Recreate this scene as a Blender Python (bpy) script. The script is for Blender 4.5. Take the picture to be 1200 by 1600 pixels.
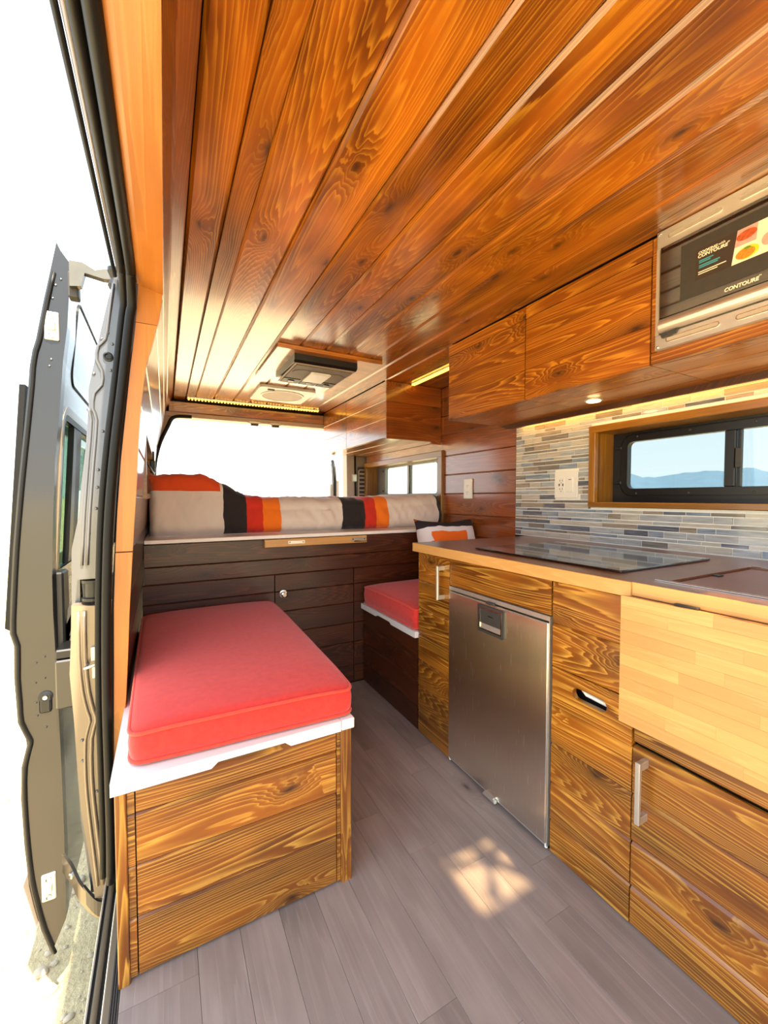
import bpy, bmesh, math, random
from mathutils import Vector, Matrix, noise
R_ = random.Random(7)
SC = bpy.context.scene
COL = SC.collection
for o in list(bpy.data.objects): bpy.data.objects.remove(o)

# ------------------------------------------------------------------ camera
H = 1.05
FPX = 640.0
YAW = math.radians(28.17)
PITCH = math.radians(1.97)
cd = bpy.data.cameras.new('camera')
cd.sensor_fit = 'VERTICAL'; cd.sensor_height = 24.0
cd.lens = FPX / 1600.0 * 24.0
cd.clip_start = 0.02; cd.clip_end = 20000
cam = bpy.data.objects.new('camera', cd); COL.objects.link(cam)
cam.location = (0, 0, H)
cam.rotation_euler = (math.pi / 2 - PITCH, 0, -YAW)
SC.camera = cam
SC.view_settings.view_transform = 'Standard'
SC.view_settings.look = 'None'
SC.view_settings.gamma = 1.0
SC.view_settings.use_curve_mapping = False
SC.view_settings.exposure = 1.62

# ------------------------------------------------------------------ world and sun
W = bpy.data.worlds.new('sky'); SC.world = W; W.use_nodes = True
wt = W.node_tree; wt.nodes.clear()
wo = wt.nodes.new('ShaderNodeOutputWorld'); wb = wt.nodes.new('ShaderNodeBackground')
tc = wt.nodes.new('ShaderNodeTexCoord'); sx = wt.nodes.new('ShaderNodeSeparateXYZ'); rp = wt.nodes.new('ShaderNodeValToRGB')
wt.links.new(tc.outputs['Generated'], sx.inputs[0]); wt.links.new(sx.outputs['Z'], rp.inputs[0])
rp.color_ramp.elements[0].position = 0.0; rp.color_ramp.elements[0].color = (0.93, 0.99, 1.0, 1)
rp.color_ramp.elements[1].position = 0.9; rp.color_ramp.elements[1].color = (0.66, 0.80, 1.0, 1)
e = rp.color_ramp.elements.new(0.16); e.color = (0.80, 0.94, 1.0, 1)
wt.links.new(rp.outputs[0], wb.inputs[0]); wb.inputs[1].default_value = 1.15
wt.links.new(wb.outputs[0], wo.inputs[0])

SUN_E = math.radians(62)
sv = Vector((0.094 * math.sin(SUN_E), -math.cos(SUN_E), math.sin(SUN_E))).normalized()
sl = bpy.data.lights.new('sun', 'SUN'); sl.energy = 8.0; sl.color = (1.0, 0.88, 0.68); sl.angle = math.radians(1.1)
so = bpy.data.objects.new('sun', sl); COL.objects.link(so)
so.rotation_euler = sv.to_track_quat('Z', 'Y').to_euler(); so.location = sv * 30

# ------------------------------------------------------------------ material helpers
def lin(c):
    f = lambda v: v / 12.92 if v <= 0.04045 else ((v + 0.055) / 1.055) ** 2.4
    return tuple(f(v / 255.0) for v in c[:3]) + (1.0,)

class NT:
    def __init__(s, m):
        s.t = m.node_tree
    def n(s, typ, **kw):
        n = s.t.nodes.new(typ)
        for k, v in kw.items(): setattr(n, k, v)
        return n
    def put(s, sock, v):
        if hasattr(v, 'is_linked') or hasattr(v, 'links'): s.t.links.new(v, sock)
        else: sock.default_value = v
    def m(s, op, a, b=0.0, c=None, clamp=False):
        n = s.n('ShaderNodeMath', operation=op); n.use_clamp = clamp
        s.put(n.inputs[0], a); s.put(n.inputs[1], b)
        if c is not None: s.put(n.inputs[2], c)
        return n.outputs[0]
    def mix(s, f, a, b, mode='MIX'):
        n = s.n('ShaderNodeMix', data_type='RGBA', blend_type=mode)
        s.put(n.inputs[0], f); s.put(n.inputs[6], a); s.put(n.inputs[7], b)
        return n.outputs[2]
    def xyz(s, x, y, z):
        n = s.n('ShaderNodeCombineXYZ')
        for i, v in enumerate((x, y, z)): s.put(n.inputs[i], v)
        return n.outputs[0]
    def noise(s, v, scale=1.0, detail=2.0, rough=0.5):
        n = s.n('ShaderNodeTexNoise'); s.put(n.inputs['Vector'], v)
        n.inputs['Scale'].default_value = scale; n.inputs['Detail'].default_value = detail; n.inputs['Roughness'].default_value = rough
        return n.outputs['Fac']
    def ramp(s, f, stops, interp='LINEAR'):
        n = s.n('ShaderNodeValToRGB'); cr = n.color_ramp; cr.interpolation = interp
        while len(cr.elements) > 1: cr.elements.remove(cr.elements[-1])
        cr.elements[0].position, cr.elements[0].color = stops[0]
        for p, c in stops[1:]:
            el = cr.elements.new(p); el.color = c
        s.put(n.inputs[0], f)
        return n.outputs[0]

def newmat(name):
    m = bpy.data.materials.new(name); m.use_nodes = True
    m.node_tree.nodes.clear()
    t = NT(m)
    o = t.n('ShaderNodeOutputMaterial'); b = t.n('ShaderNodeBsdfPrincipled')
    t.t.links.new(b.outputs[0], o.inputs[0])
    return m, t, b, o

def simple(name, col, rough=0.5, metal=0.0, var=0.06, scale=30.0, bump=0.0, coat=0.0, emit=None, es=0.0, spec=0.5):
    m, t, b, o = newmat(name)
    c = t.n('ShaderNodeTexCoord').outputs['Object']
    f = t.noise(c, scale, 3)
    base = lin(col)
    dk = tuple(v * (1 - 2 * var) for v in base[:3]) + (1,)
    lt = tuple(min(1, v * (1 + 2 * var)) for v in base[:3]) + (1,)
    t.put(b.inputs['Base Color'], t.mix(f, dk, lt))
    b.inputs['Roughness'].default_value = rough; b.inputs['Metallic'].default_value = metal
    b.inputs['Specular IOR Level'].default_value = spec
    b.inputs['Coat Weight'].default_value = coat; b.inputs['Coat Roughness'].default_value = 0.1
    if bump:
        bn = t.n('ShaderNodeBump'); bn.inputs['Strength'].default_value = bump; bn.inputs['Distance'].default_value = 0.01
        t.put(bn.inputs['Height'], f); t.t.links.new(bn.outputs[0], b.inputs['Normal'])
    if emit:
        b.inputs['Emission Color'].default_value = lin(emit); b.inputs['Emission Strength'].default_value = es
    return m

def wood(name, dark, mid, light, rings=170.0, rough=0.34, coat=0.35, knots=1.0, linew=0.55, blotch=0.6, vary=0.35, along=0):
    """stained pine: grain runs along local X of each board; every board is cut from another piece"""
    m, t, b, o = newmat(name)
    oc = t.n('ShaderNodeTexCoord').outputs['Object']
    sp = t.n('ShaderNodeSeparateXYZ'); t.put(sp.inputs[0], oc)
    rnd = t.n('ShaderNodeObjectInfo').outputs['Random']
    X, Y, Z = [sp.outputs[i] for i in range(3)]
    if along == 1: X, Y = Y, X
    if along == 2: X, Z = Z, X
    x = t.m('ADD', X, t.m('MULTIPLY', rnd, 41.0)); y = t.m('ADD', t.m('ADD', Y, t.m('MULTIPLY', Z, 0.7)), t.m('MULTIPLY', rnd, 0.0))
    ys = t.m('ADD', y, t.m('MULTIPLY', rnd, 17.0))
    # slow wander of the heart line
    a = t.noise(t.xyz(t.m('MULTIPLY', x, 0.62), t.m('MULTIPLY', ys, 0.6), 0.0), 1.0, 1)
    yc = t.m('MULTIPLY', t.m('SUBTRACT', t.m('FRACT', t.m('MULTIPLY', rnd, 91.7)), 0.5), 0.09)
    dy = t.m('SUBTRACT', y, yc)
    q = t.m('MULTIPLY', t.m('SUBTRACT', a, 0.3), 0.26)
    r = t.m('SQRT', t.m('ADD', t.m('MULTIPLY', dy, dy), t.m('MULTIPLY', q, q)))
    w = t.noise(t.xyz(t.m('MULTIPLY', x, 2.0), t.m('MULTIPLY', ys, 12.0), 0.0), 1.0, 3)
    pl_ = t.noise(t.xyz(t.m('MULTIPLY', x, 1.6), t.m('MULTIPLY', ys, 24.0), 7.0), 1.0, 2)
    # knots
    v = t.n('ShaderNodeTexVoronoi'); v.voronoi_dimensions = '2D'; v.inputs['Scale'].default_value = 1.0
    w2 = t.noise(t.xyz(t.m('MULTIPLY', x, 30.0), t.m('MULTIPLY', ys, 30.0), 0.0), 1.0, 2)
    t.put(v.inputs['Vector'], t.xyz(t.m('ADD', t.m('MULTIPLY', x, 2.6), t.m('MULTIPLY', w2, 0.05)), t.m('ADD', t.m('MULTIPLY', ys, 6.5), t.m('MULTIPLY', w2, 0.10)), 0.0))
    d = v.outputs['Distance']
    vc = t.n('ShaderNodeSeparateXYZ'); t.put(vc.inputs[0], v.outputs['Color'])
    on = t.m('GREATER_THAN', vc.outputs[0], 1.0 - 0.55 * knots)
    k = t.m('MULTIPLY', t.m('POWER', 2.718, t.m('MULTIPLY', t.m('MULTIPLY', d, d), -30.0)), on)
    core = t.m('MULTIPLY', t.m('POWER', 2.718, t.m('MULTIPLY', t.m('MULTIPLY', d, d), -230.0)), on)
    ph = t.m('ADD', t.m('ADD', t.m('MULTIPLY', r, rings), t.m('MULTIPLY', w, 1.5)), t.m('MULTIPLY_ADD', t.noise(t.xyz(t.m('MULTIPLY', x, 0.4), t.m('MULTIPLY', ys, 42.0), 1.0), 1.0, 2), 3.4, t.m('MULTIPLY', k, 5.0)))
    s = t.m('FRACT', ph)
    ln = t.m('POWER', s, 3.2)                                  # soft rise, sharp end: one ring
    ln = t.m('MULTIPLY', ln, t.m('SMOOTH_MIN', t.m('MULTIPLY', t.m('SUBTRACT', 1.0, s), 9.0), 1.0, 0.3))
    fib = t.noise(t.xyz(t.m('MULTIPLY', x, 14.0), t.m('MULTIPLY', ys, 520.0), 0.0), 1.0, 2)
    bl = t.noise(t.xyz(t.m('MULTIPLY', x, 2.2), t.m('MULTIPLY', ys, 9.0), 3.0), 1.0, 3, 0.6)
    D, M, L = lin(dark), lin(mid), lin(light)
    base = t.mix(t.m('MULTIPLY', t.m('SMOOTHSTEP', bl, 0.36, 0.72) if False else t.m('MULTIPLY_ADD', bl, 3.2, -1.1, True), blotch), M, D)
    base = t.mix(t.m('MULTIPLY', t.m('MULTIPLY', ln, linew), t.m('MULTIPLY_ADD', pl_, 2.4, -0.35, True)), base, L)
    base = t.mix(t.m('MULTIPLY', t.m('SUBTRACT', fib, 0.35), 0.35, None, True), base, D)
    base = t.mix(t.m('MULTIPLY', core, 0.95), base, tuple(c * 0.35 for c in D[:3]) + (1,))
    base = t.mix(t.m('MULTIPLY', t.m('SUBTRACT', k, core, None, True), 0.42), base, D)
    h = t.n('ShaderNodeHueSaturation'); t.put(h.inputs['Color'], base)
    t.put(h.inputs['Value'], t.m('ADD', 1.0 - vary / 2, t.m('MULTIPLY', t.m('FRACT', t.m('MULTIPLY', rnd, 7.31)), vary)))
    t.put(b.inputs['Base Color'], h.outputs[0])
    b.inputs['Roughness'].default_value = rough
    b.inputs['Coat Weight'].default_value = coat; b.inputs['Coat Roughness'].default_value = 0.14; b.inputs['Coat IOR'].default_value = 1.6
    bn = t.n('ShaderNodeBump'); bn.inputs['Strength'].default_value = 0.18; bn.inputs['Distance'].default_value = 0.0015
    t.put(bn.inputs['Height'], t.m('ADD', ln, t.m('MULTIPLY', fib, 0.4))); t.t.links.new(bn.outputs[0], b.inputs['Normal'])
    return m

M = {}
PINE = ((78, 38, 5), (158, 88, 16), (250, 188, 78))
M['ceil'] = wood('ceiling_pine', (88, 40, 3), (182, 98, 10), (250, 174, 50), rough=0.30, coat=1.0, linew=0.6, blotch=0.95)
M['pine'] = wood('stained_pine', *PINE, linew=0.75, knots=1.0, blotch=0.9)
M['dark'] = wood('shade_toned_pine', (32, 11, 3), (70, 29, 9), (134, 72, 28), linew=0.6, coat=0.12, rough=0.45)  # the pine again in a darker tone, carrying the bed front's shade
M['wallp'] = wood('wall_pine', (84, 34, 8), (150, 74, 20), (220, 140, 60), linew=0.55, coat=0.8)
M['trimw'] = wood('window_trim_wood', (104, 62, 8), (158, 102, 20), (206, 150, 54), rings=60, knots=0.2, linew=0.4)
M['ply'] = wood('birch_plywood_stained', (140, 82, 24), (186, 114, 40), (214, 150, 72), rings=18, knots=0.15, linew=0.35, rough=0.42, coat=0.2, vary=0.1)
M['block'] = wood('butcher_block', (178, 122, 62), (202, 150, 86), (222, 178, 116), rings=70, knots=0.0, linew=0.4, vary=0.3, blotch=0.35, rough=0.4, coat=0.15)
M['ctop'] = wood('countertop_brown', (92, 54, 34), (124, 78, 52), (150, 102, 70), rings=60, knots=0.0, linew=0.4, vary=0.1, rough=0.28, coat=0.4, along=1)
M['cover'] = wood('sink_cover_wood', (96, 48, 30), (130, 70, 46), (150, 90, 62), rings=40, knots=0.0, linew=0.25, vary=0.1, rough=0.35, coat=0.2, along=1)
M['vinyl'] = wood('grey_vinyl_plank', (108, 96, 91), (156, 141, 134), (184, 168, 160), rings=44, knots=0.35, linew=0.35, vary=0.22, rough=0.42, coat=0.1, blotch=0.6)
M['white'] = simple('white_laminate', (238, 232, 228), 0.3, var=0.01)
M['plate'] = simple('white_plastic', (240, 236, 226), 0.35, var=0.01)
M['black'] = simple('black_plastic', (16, 16, 18), 0.35, var=0.1)
M['rubber'] = simple('black_rubber', (15, 14, 13), 0.5, var=0.15, scale=12, spec=0.25)
M['gap'] = simple('dark_gap', (18, 10, 6), 0.9)
M['armm'] = simple('dull_zinc', (120, 112, 100), 0.3, 0.9, var=0.1)
M['steel'] = simple('satin_steel', (214, 206, 194), 0.32, 0.75, var=0.04)
M['chrome'] = simple('chrome', (220, 218, 214), 0.12, 1.0, var=0.02)
M['paint'] = simple('grey_van_paint', (26, 23, 23), 0.30, 0.0, var=0.04, scale=4, coat=0.6)
M['silver'] = simple('silver_van_paint', (92, 92, 96), 0.26, 0.35, var=0.03, scale=4, coat=0.8)
M['jambp'] = simple('pale_metal_paint', (132, 116, 96), 0.3, 0.25, var=0.04, scale=5, coat=0.5)
M['tan'] = simple('tan_plastic', (176, 158, 140), 0.5, var=0.05)
M['grout'] = simple('pale_grout', (240, 236, 226), 0.8, var=0.03, scale=80)
M['glassblk'] = simple('black_ceramic_glass', (10, 10, 12), 0.04, var=0.0, coat=1.0)
M['glassblk'].node_tree.nodes['Principled BSDF'].inputs['IOR'].default_value = 2.0
M['darkgrey'] = simple('charcoal_plastic', (58, 54, 50), 0.5, var=0.1, scale=60)
M['grille'] = simple('taupe_grille', (118, 106, 94), 0.6, var=0.12, scale=90)
M['yellow'] = simple('warm_led', (255, 206, 90), 0.4, emit=(255, 190, 70), es=1.6)
M['puck'] = simple('puck_lens', (255, 240, 200), 0.4, emit=(255, 214, 140), es=9.0)
M['txtw'] = simple('cream_print', (246, 236, 210), 0.5, var=0.0)
M['txtb'] = simple('teal_print', (60, 160, 176), 0.5, var=0.0)
M['stick'] = simple('sticker_dark', (58, 44, 36), 0.45, var=0.02)

def brushed():
    m, t, b, o = newmat('brushed_stainless')
    c = t.n('ShaderNodeTexCoord').outputs['Object']
    sp = t.n('ShaderNodeSeparateXYZ'); t.put(sp.inputs[0], c)
    f = t.noise(t.xyz(t.m('MULTIPLY', sp.outputs[0], 600), t.m('MULTIPLY', sp.outputs[1], 600), t.m('MULTIPLY', sp.outputs[2], 9)), 1.0, 2)
    t.put(b.inputs['Base Color'], t.mix(f, (0.76, 0.71, 0.62, 1), (0.95, 0.90, 0.80, 1)))
    b.inputs['Metallic'].default_value = 1.0
    t.put(b.inputs['Roughness'], t.m('MULTIPLY_ADD', f, 0.10, 0.20))
    b.inputs['Anisotropic'].default_value = 0.85; b.inputs['Anisotropic Rotation'].default_value = 0.0
    tg = t.n('ShaderNodeTangent'); tg.direction_type = 'RADIAL'; tg.axis = 'Z'; t.t.links.new(tg.outputs[0], b.inputs['Tangent'])
    return m
M['brushed'] = brushed()

def fabric(name, c1, c2, weave=900.0):
    m, t, b, o = newmat(name)
    c = t.n('ShaderNodeTexCoord').outputs['Object']
    n1 = t.noise(c, 60, 3); n2 = t.noise(c, weave, 2)
    t.put(b.inputs['Base Color'], t.mix(t.m('MULTIPLY_ADD', t.m('ADD', n1, n2), 0.9, -0.4, True), lin(c1), lin(c2)))
    b.inputs['Roughness'].default_value = 0.85; b.inputs['Sheen Weight'].default_value = 0.25
    bn = t.n('ShaderNodeBump'); bn.inputs['Strength'].default_value = 0.3; bn.inputs['Distance'].default_value = 0.001
    t.put(bn.inputs['Height'], n2); t.t.links.new(bn.outputs[0], b.inputs['Normal'])
    return m
M['coral'] = fabric('coral_canvas', (200, 30, 26), (232, 58, 44))
M['piping'] = fabric('coral_piping', (214, 50, 34), (236, 76, 50))

def glass(name, tint, rough=0.0):
    m, t, b, o = newmat(name)
    t.t.nodes.remove(b)
    tr = t.n('ShaderNodeBsdfTransparent'); tr.inputs[0].default_value = tint
    gl = t.n('ShaderNodeBsdfGlossy'); gl.inputs['Roughness'].default_value = 0.02
    fr = t.n('ShaderNodeLayerWeight'); fr.inputs['Blend'].default_value = 0.5
    fac = t.m('MULTIPLY_ADD', t.m('POWER', fr.outputs['Facing'], 5.0), 0.9, 0.04)
    n_ = t.noise(t.n('ShaderNodeTexCoord').outputs['Object'], 3, 1)
    mx = t.n('ShaderNodeMixShader'); t.put(mx.inputs[0], t.m('MULTIPLY', fac, t.m('MULTIPLY_ADD', n_, 0.1, 0.9)))
    t.t.links.new(tr.outputs[0], mx.inputs[1]); t.t.links.new(gl.outputs[0], mx.inputs[2]); t.t.links.new(mx.outputs[0], o.inputs[0])
    return m
M['tint'] = glass('privacy_glass', (0.52, 0.55, 0.55, 1))
M['greenglass'] = glass('green_tinted_glass', (0.42, 0.55, 0.46, 1))
M['cleartint'] = glass('pale_tinted_glass', (0.66, 0.72, 0.69, 1))
M['mwglass'] = glass('oven_glass', (0.05, 0.045, 0.04, 1))

def tilemat(name, c1, c2):
    m, t, b, o = newmat(name)
    c = t.n('ShaderNodeTexCoord').outputs['Object']
    rnd = t.n('ShaderNodeObjectInfo').outputs['Random']
    sp = t.n('ShaderNodeSeparateXYZ'); t.put(sp.inputs[0], c)
    f = t.noise(t.xyz(t.m('MULTIPLY_ADD', rnd, 50.0, 0.0), t.m('MULTIPLY', sp.outputs[1], 14.0), t.m('MULTIPLY', sp.outputs[2], 160.0)), 1.0, 3)
    t.put(b.inputs['Base Color'], t.mix(t.m('MULTIPLY_ADD', f, 2.2, -0.6, True), lin(c1), lin(c2)))
    b.inputs['Roughness'].default_value = 0.16; b.inputs['Coat Weight'].default_value = 0.5; b.inputs['Coat Roughness'].default_value = 0.05
    return m
TILES = [tilemat('glass_tile_taupe', (128, 118, 104), (172, 160, 144)), tilemat('glass_tile_pearl', (168, 162, 150), (206, 200, 188)),
         tilemat('glass_tile_mist', (146, 150, 152), (190, 194, 196)), tilemat('glass_tile_slate', (70, 74, 84), (124, 130, 142)),
         tilemat('glass_tile_grey', (100, 96, 90), (146, 140, 132)), tilemat('glass_tile_blue', (100, 114, 132), (168, 180, 192))]

# ------------------------------------------------------------------ object helpers
WM = {}
def link(o, parent=None, world=None):
    COL.objects.link(o)
    if world is None: world = Matrix.Translation(o.location)
    o.matrix_basis = world
    WM[o.name] = world.copy()
    if parent is not None:
        o.parent = parent
        o.matrix_parent_inverse = WM[parent.name].inverted()
    return o
def tag(o, label=None, cat=None, group=None, kind=None):
    if label: o['label'] = label
    if cat: o['category'] = cat
    if group: o['group'] = group
    if kind: o['kind'] = kind
    return o
def thing(name, loc, label, cat, group=None):
    o = bpy.data.objects.new(name, None); o.empty_display_size = 0.05
    link(o, None, Matrix.Translation(loc))
    return tag(o, label, cat, group)
def meshobj(name, bm, mat, parent=None, origin=None, smooth=False):
    """bm is in world coordinates; origin moves to the middle of its bounds (or the given point)"""
    if origin is None:
        lo = [min(v.co[i] for v in bm.verts) for i in range(3)]; hi = [max(v.co[i] for v in bm.verts) for i in range(3)]
        origin = Vector([(a + b) / 2 for a, b in zip(lo, hi)])
    origin = Vector(origin)
    for v in bm.verts: v.co -= origin
    bmesh.ops.recalc_face_normals(bm, faces=bm.faces)
    me = bpy.data.meshes.new(name); bm.to_mesh(me); bm.free()
    for mm in (mat if isinstance(mat, (list, tuple)) else [mat]): me.materials.append(M[mm] if isinstance(mm, str) else mm)
    if smooth:
        for p in me.polygons: p.use_smooth = True
    o = bpy.data.objects.new(name, me)
    return link(o, parent, Matrix.Translation(origin))
def add_box(bm, lo, hi, bev=0.0, seg=1):
    r = bmesh.ops.create_cube(bm, size=1.0)
    vs = r['verts']
    for v in vs:
        v.co = Vector([(lo[i] + hi[i]) / 2 + v.co[i] * (hi[i] - lo[i]) for i in range(3)])
    if bev > 0:
        es = list({e for v in vs for e in v.link_edges})
        bmesh.ops.bevel(bm, geom=es, offset=bev, segments=seg, affect='EDGES', profile=0.5)
def box(name, lo, hi, mat, parent=None, bev=0.0, seg=1, smooth=False):
    lo, hi = [min(a, b) for a, b in zip(lo, hi)], [max(a, b) for a, b in zip(lo, hi)]
    bm = bmesh.new(); add_box(bm, lo, hi, bev, seg)
    return meshobj(name, bm, mat, parent, smooth=smooth)
def add_prism(bm, pts, axis, a, b):
    """pts 2D in the two other axes (ordered x,y,z without axis)"""
    def mk(p, d):
        if axis == 0: return (d, p[0], p[1])
        if axis == 1: return (p[0], d, p[1])
        return (p[0], p[1], d)
    A = [bm.verts.new(mk(p, a)) for p in pts]; B = [bm.verts.new(mk(p, b)) for p in pts]
    n = len(pts)
    bm.faces.new(A[::-1]); bm.faces.new(B)
    for i in range(n): bm.faces.new((A[i], A[(i + 1) % n], B[(i + 1) % n], B[i]))
def prism(name, pts, axis, a, b, mat, parent=None, smooth=False):
    bm = bmesh.new(); add_prism(bm, pts, axis, a, b)
    return meshobj(name, bm, mat, parent, smooth=smooth)
def add_ring(bm, outer, inner, axis, a, b):
    """frame: outer/inner loops with equal point count"""
    def mk(p, d):
        if axis == 0: return (d, p[0], p[1])
        if axis == 1: return (p[0], d, p[1])
        return (p[0], p[1], d)
    n = len(outer)
    L = [[bm.verts.new(mk(p, d)) for p in loop] for d in (a, b) for loop in (outer, inner)]
    oa, ia, ob, ib = L
    for i in range(n):
        j = (i + 1) % n
        bm.faces.new((oa[i], oa[j], ia[j], ia[i])); bm.faces.new((ob[i], ib[i], ib[j], ob[j]))
        bm.faces.new((oa[i], ob[i], ob[j], oa[j])); bm.faces.new((ia[i], ia[j], ib[j], ib[i]))
def ring(name, outer, inner, axis, a, b, mat, parent=None):
    bm = bmesh.new(); add_ring(bm, outer, inner, axis, a, b)
    return meshobj(name, bm, mat, parent)
def rrect(x0, x1, y0, y1, r, n=6):
    pts = []
    for cx, cy, a0 in ((x1 - r, y1 - r, 0), (x0 + r, y1 - r, 90), (x0 + r, y0 + r, 180), (x1 - r, y0 + r, 270)):
        for k in range(n + 1):
            a = math.radians(a0 + 90 * k / n); pts.append((cx + r * math.cos(a), cy + r * math.sin(a)))
    return pts
def add_tube(bm, pts, r, n=10, cap=True):
    pts = [Vector(p) for p in pts]; rings = []
    t0 = (pts[1] - pts[0]).normalized()
    up = Vector((0, 0, 1)) if abs(t0.z) < 0.9 else Vector((1, 0, 0))
    u = t0.cross(up).normalized()
    for i, p in enumerate(pts):
        t = (pts[min(i + 1, len(pts) - 1)] - pts[max(i - 1, 0)]).normalized()
        u = (u - t * u.dot(t)).normalized(); w = t.cross(u)
        rr = r[i] if isinstance(r, (list, tuple)) else r
        rings.append([bm.verts.new(p + (u * math.cos(2 * math.pi * k / n) + w * math.sin(2 * math.pi * k / n)) * rr) for k in range(n)])
    for a, b in zip(rings, rings[1:]):
        for k in range(n): bm.faces.new((a[k], a[(k + 1) % n], b[(k + 1) % n], b[k]))
    if cap: bm.faces.new(rings[0][::-1]); bm.faces.new(rings[-1])
def tube(name, pts, r, mat, parent=None, n=10):
    bm = bmesh.new(); add_tube(bm, pts, r, n)
    return meshobj(name, bm, mat, parent, smooth=True)
def add_disc(bm, c, axis, prof, n=24):
    """lathe: prof = [(radius, offset along axis)]"""
    ax = Vector(axis).normalized(); up = Vector((0, 0, 1)) if abs(ax.z) < 0.9 else Vector((1, 0, 0))
    u = ax.cross(up).normalized(); w = ax.cross(u); c = Vector(c)
    rs = [[bm.verts.new(c + ax * d + (u * math.cos(2 * math.pi * k / n) + w * math.sin(2 * math.pi * k / n)) * max(r, 1e-4)) for k in range(n)] for r, d in prof]
    for a, b in zip(rs, rs[1:]):
        for k in range(n): bm.faces.new((a[k], a[(k + 1) % n], b[(k + 1) % n], b[k]))
    bm.faces.new(rs[0][::-1]); bm.faces.new(rs[-1])
def disc(name, c, axis, prof, mat, parent=None, n=24):
    bm = bmesh.new(); add_disc(bm, c, axis, prof, n)
    return meshobj(name, bm, mat, parent)
PC = {}
def plank(parent, c, U, V, L, Wd, T, mat, ch=0.004, name='plank', label=None):
    """board whose front face is centred on c; grain along U, width along V, face normal U x V"""
    U = Vector(U).normalized(); V = Vector(V).normalized(); N = U.cross(V)
    key = (round(L, 4), round(Wd, 4), round(T, 4), mat, ch)
    me = PC.get(key)
    if me is None:
        bm = bmesh.new(); l, w = L / 2, Wd / 2; c2 = min(ch, T * 0.8)
        sec = [(-w, -T), (w, -T), (w, -c2), (w - ch, 0), (-w + ch, 0), (-w, -c2)]
        A = [bm.verts.new((-l, p[0], p[1])) for p in sec]; B = [bm.verts.new((l, p[0], p[1])) for p in sec]
        bm.faces.new(A); bm.faces.new(B[::-1])
        for i in range(6): bm.faces.new((A[i], B[i], B[(i + 1) % 6], A[(i + 1) % 6]))
        bmesh.ops.recalc_face_normals(bm, faces=bm.faces)
        me = bpy.data.meshes.new('board'); bm.to_mesh(me); bm.free(); me.materials.append(M[mat]); PC[key] = me
    o = bpy.data.objects.new(name, me)
    mw = Matrix((( U.x, V.x, N.x, c[0]), (U.y, V.y, N.y, c[1]), (U.z, V.z, N.z, c[2]), (0, 0, 0, 1)))
    link(o, parent, mw)
    if label: o['label'] = label
    return o
def text(name, s, size, mw, mat, parent, depth=0.0004, sx=1.0, shear=0.0, bold=0.0):
    cu = bpy.data.curves.new(name, 'FONT'); cu.body = s; cu.size = size; cu.extrude = depth; cu.shear = shear; cu.offset = bold
    o = bpy.data.objects.new(name, cu); COL.objects.link(o)
    dg = bpy.context.evaluated_depsgraph_get()
    me = bpy.data.meshes.new_from_object(o.evaluated_get(dg))
    bpy.data.objects.remove(o); bpy.data.curves.remove(cu)
    me.transform(Matrix.Diagonal((sx, 1, 1, 1)))
    me.materials.clear(); me.materials.append(M[mat])
    t = bpy.data.objects.new(name, me)
    return link(t, parent, mw)
def loft(bm, rings, cap0=True, cap1=True):
    vs = [[bm.verts.new(p) for p in r] for r in rings]; n = len(rings[0])
    for a, b in zip(vs, vs[1:]):
        for k in range(n): bm.faces.new((a[k], a[(k + 1) % n], b[(k + 1) % n], b[k]))
    if cap0: bm.faces.new(vs[0][::-1])
    if cap1: bm.faces.new(vs[-1])
def rpoly(cs, r, n=5, dens=0.05):
    """rounded polygon through corners cs (2D), with points along the sides"""
    out = []; N = len(cs)
    for i in range(N):
        p = Vector(cs[i]); a = Vector(cs[i - 1]); b = Vector(cs[(i + 1) % N])
        da = (a - p).normalized(); db = (b - p).normalized()
        s, e_ = p + da * r, p + db * r
        for k in range(n + 1):
            t = k / n; out.append(s * (1 - t) ** 2 + p * 2 * t * (1 - t) + e_ * t * t)
        nx = Vector(cs[(i + 1) % N]); nn = (p - nx).normalized(); e2 = nx + nn * r
        m = max(1, int((e2 - e_).length / dens))
        for k in range(1, m): out.append(e_.lerp(e2, k / m))
    return out

# ================================================================== THE SETTING
def struct(o, label=None):
    o['kind'] = 'structure'
    if label: o['label'] = label
    return o
def sempty(name, loc, label):
    o = bpy.data.objects.new(name, None); o.empty_display_size = 0.05
    link(o, None, Matrix.Translation(loc)); return struct(o, label)

YF = -1.25      # front end of the living space (behind the camera)
YR = 3.50       # rear doors
XW = 1.68       # right wall face
# --- ground
bm = bmesh.new()
bmesh.ops.create_grid(bm, x_segments=60, y_segments=60, size=1.0)
for v in bm.verts:
    for i in (0, 1): v.co[i] = math.copysign(abs(v.co[i]) ** 4 * 9000, v.co[i])
    d = math.hypot(v.co.x, v.co.y)
    v.co.z = -0.56 + (0.03 * noise.noise(v.co * 0.7) if d < 60 and d > 8 else 0)
def groundmat():
    m, t, b, o = newmat('pale_sand')
    c = t.n('ShaderNodeTexCoord').outputs['Object']
    n1 = t.noise(c, 1.3, 5, 0.6); n2 = t.noise(c, 40, 5, 0.65); n3 = t.noise(c, 0.02, 3)
    f = t.m('ADD', t.m('MULTIPLY', n1, 0.5), t.m('MULTIPLY', n2, 0.5))
    base = t.mix(t.m('MULTIPLY_ADD', f, 2.6, -0.8, True), lin((176, 154, 116)), lin((232, 210, 166)))
    base = t.mix(t.m('MULTIPLY_ADD', n3, 3.0, -1.3, True), base, lin((166, 158, 104)))
    t.put(b.inputs['Base Color'], base); b.inputs['Roughness'].default_value = 0.95
    bn = t.n('ShaderNodeBump'); bn.inputs['Strength'].default_value = 0.7; bn.inputs['Distance'].default_value = 0.02
    t.put(bn.inputs['Height'], n2); t.t.links.new(bn.outputs[0], b.inputs['Normal'])
    return m
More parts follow.
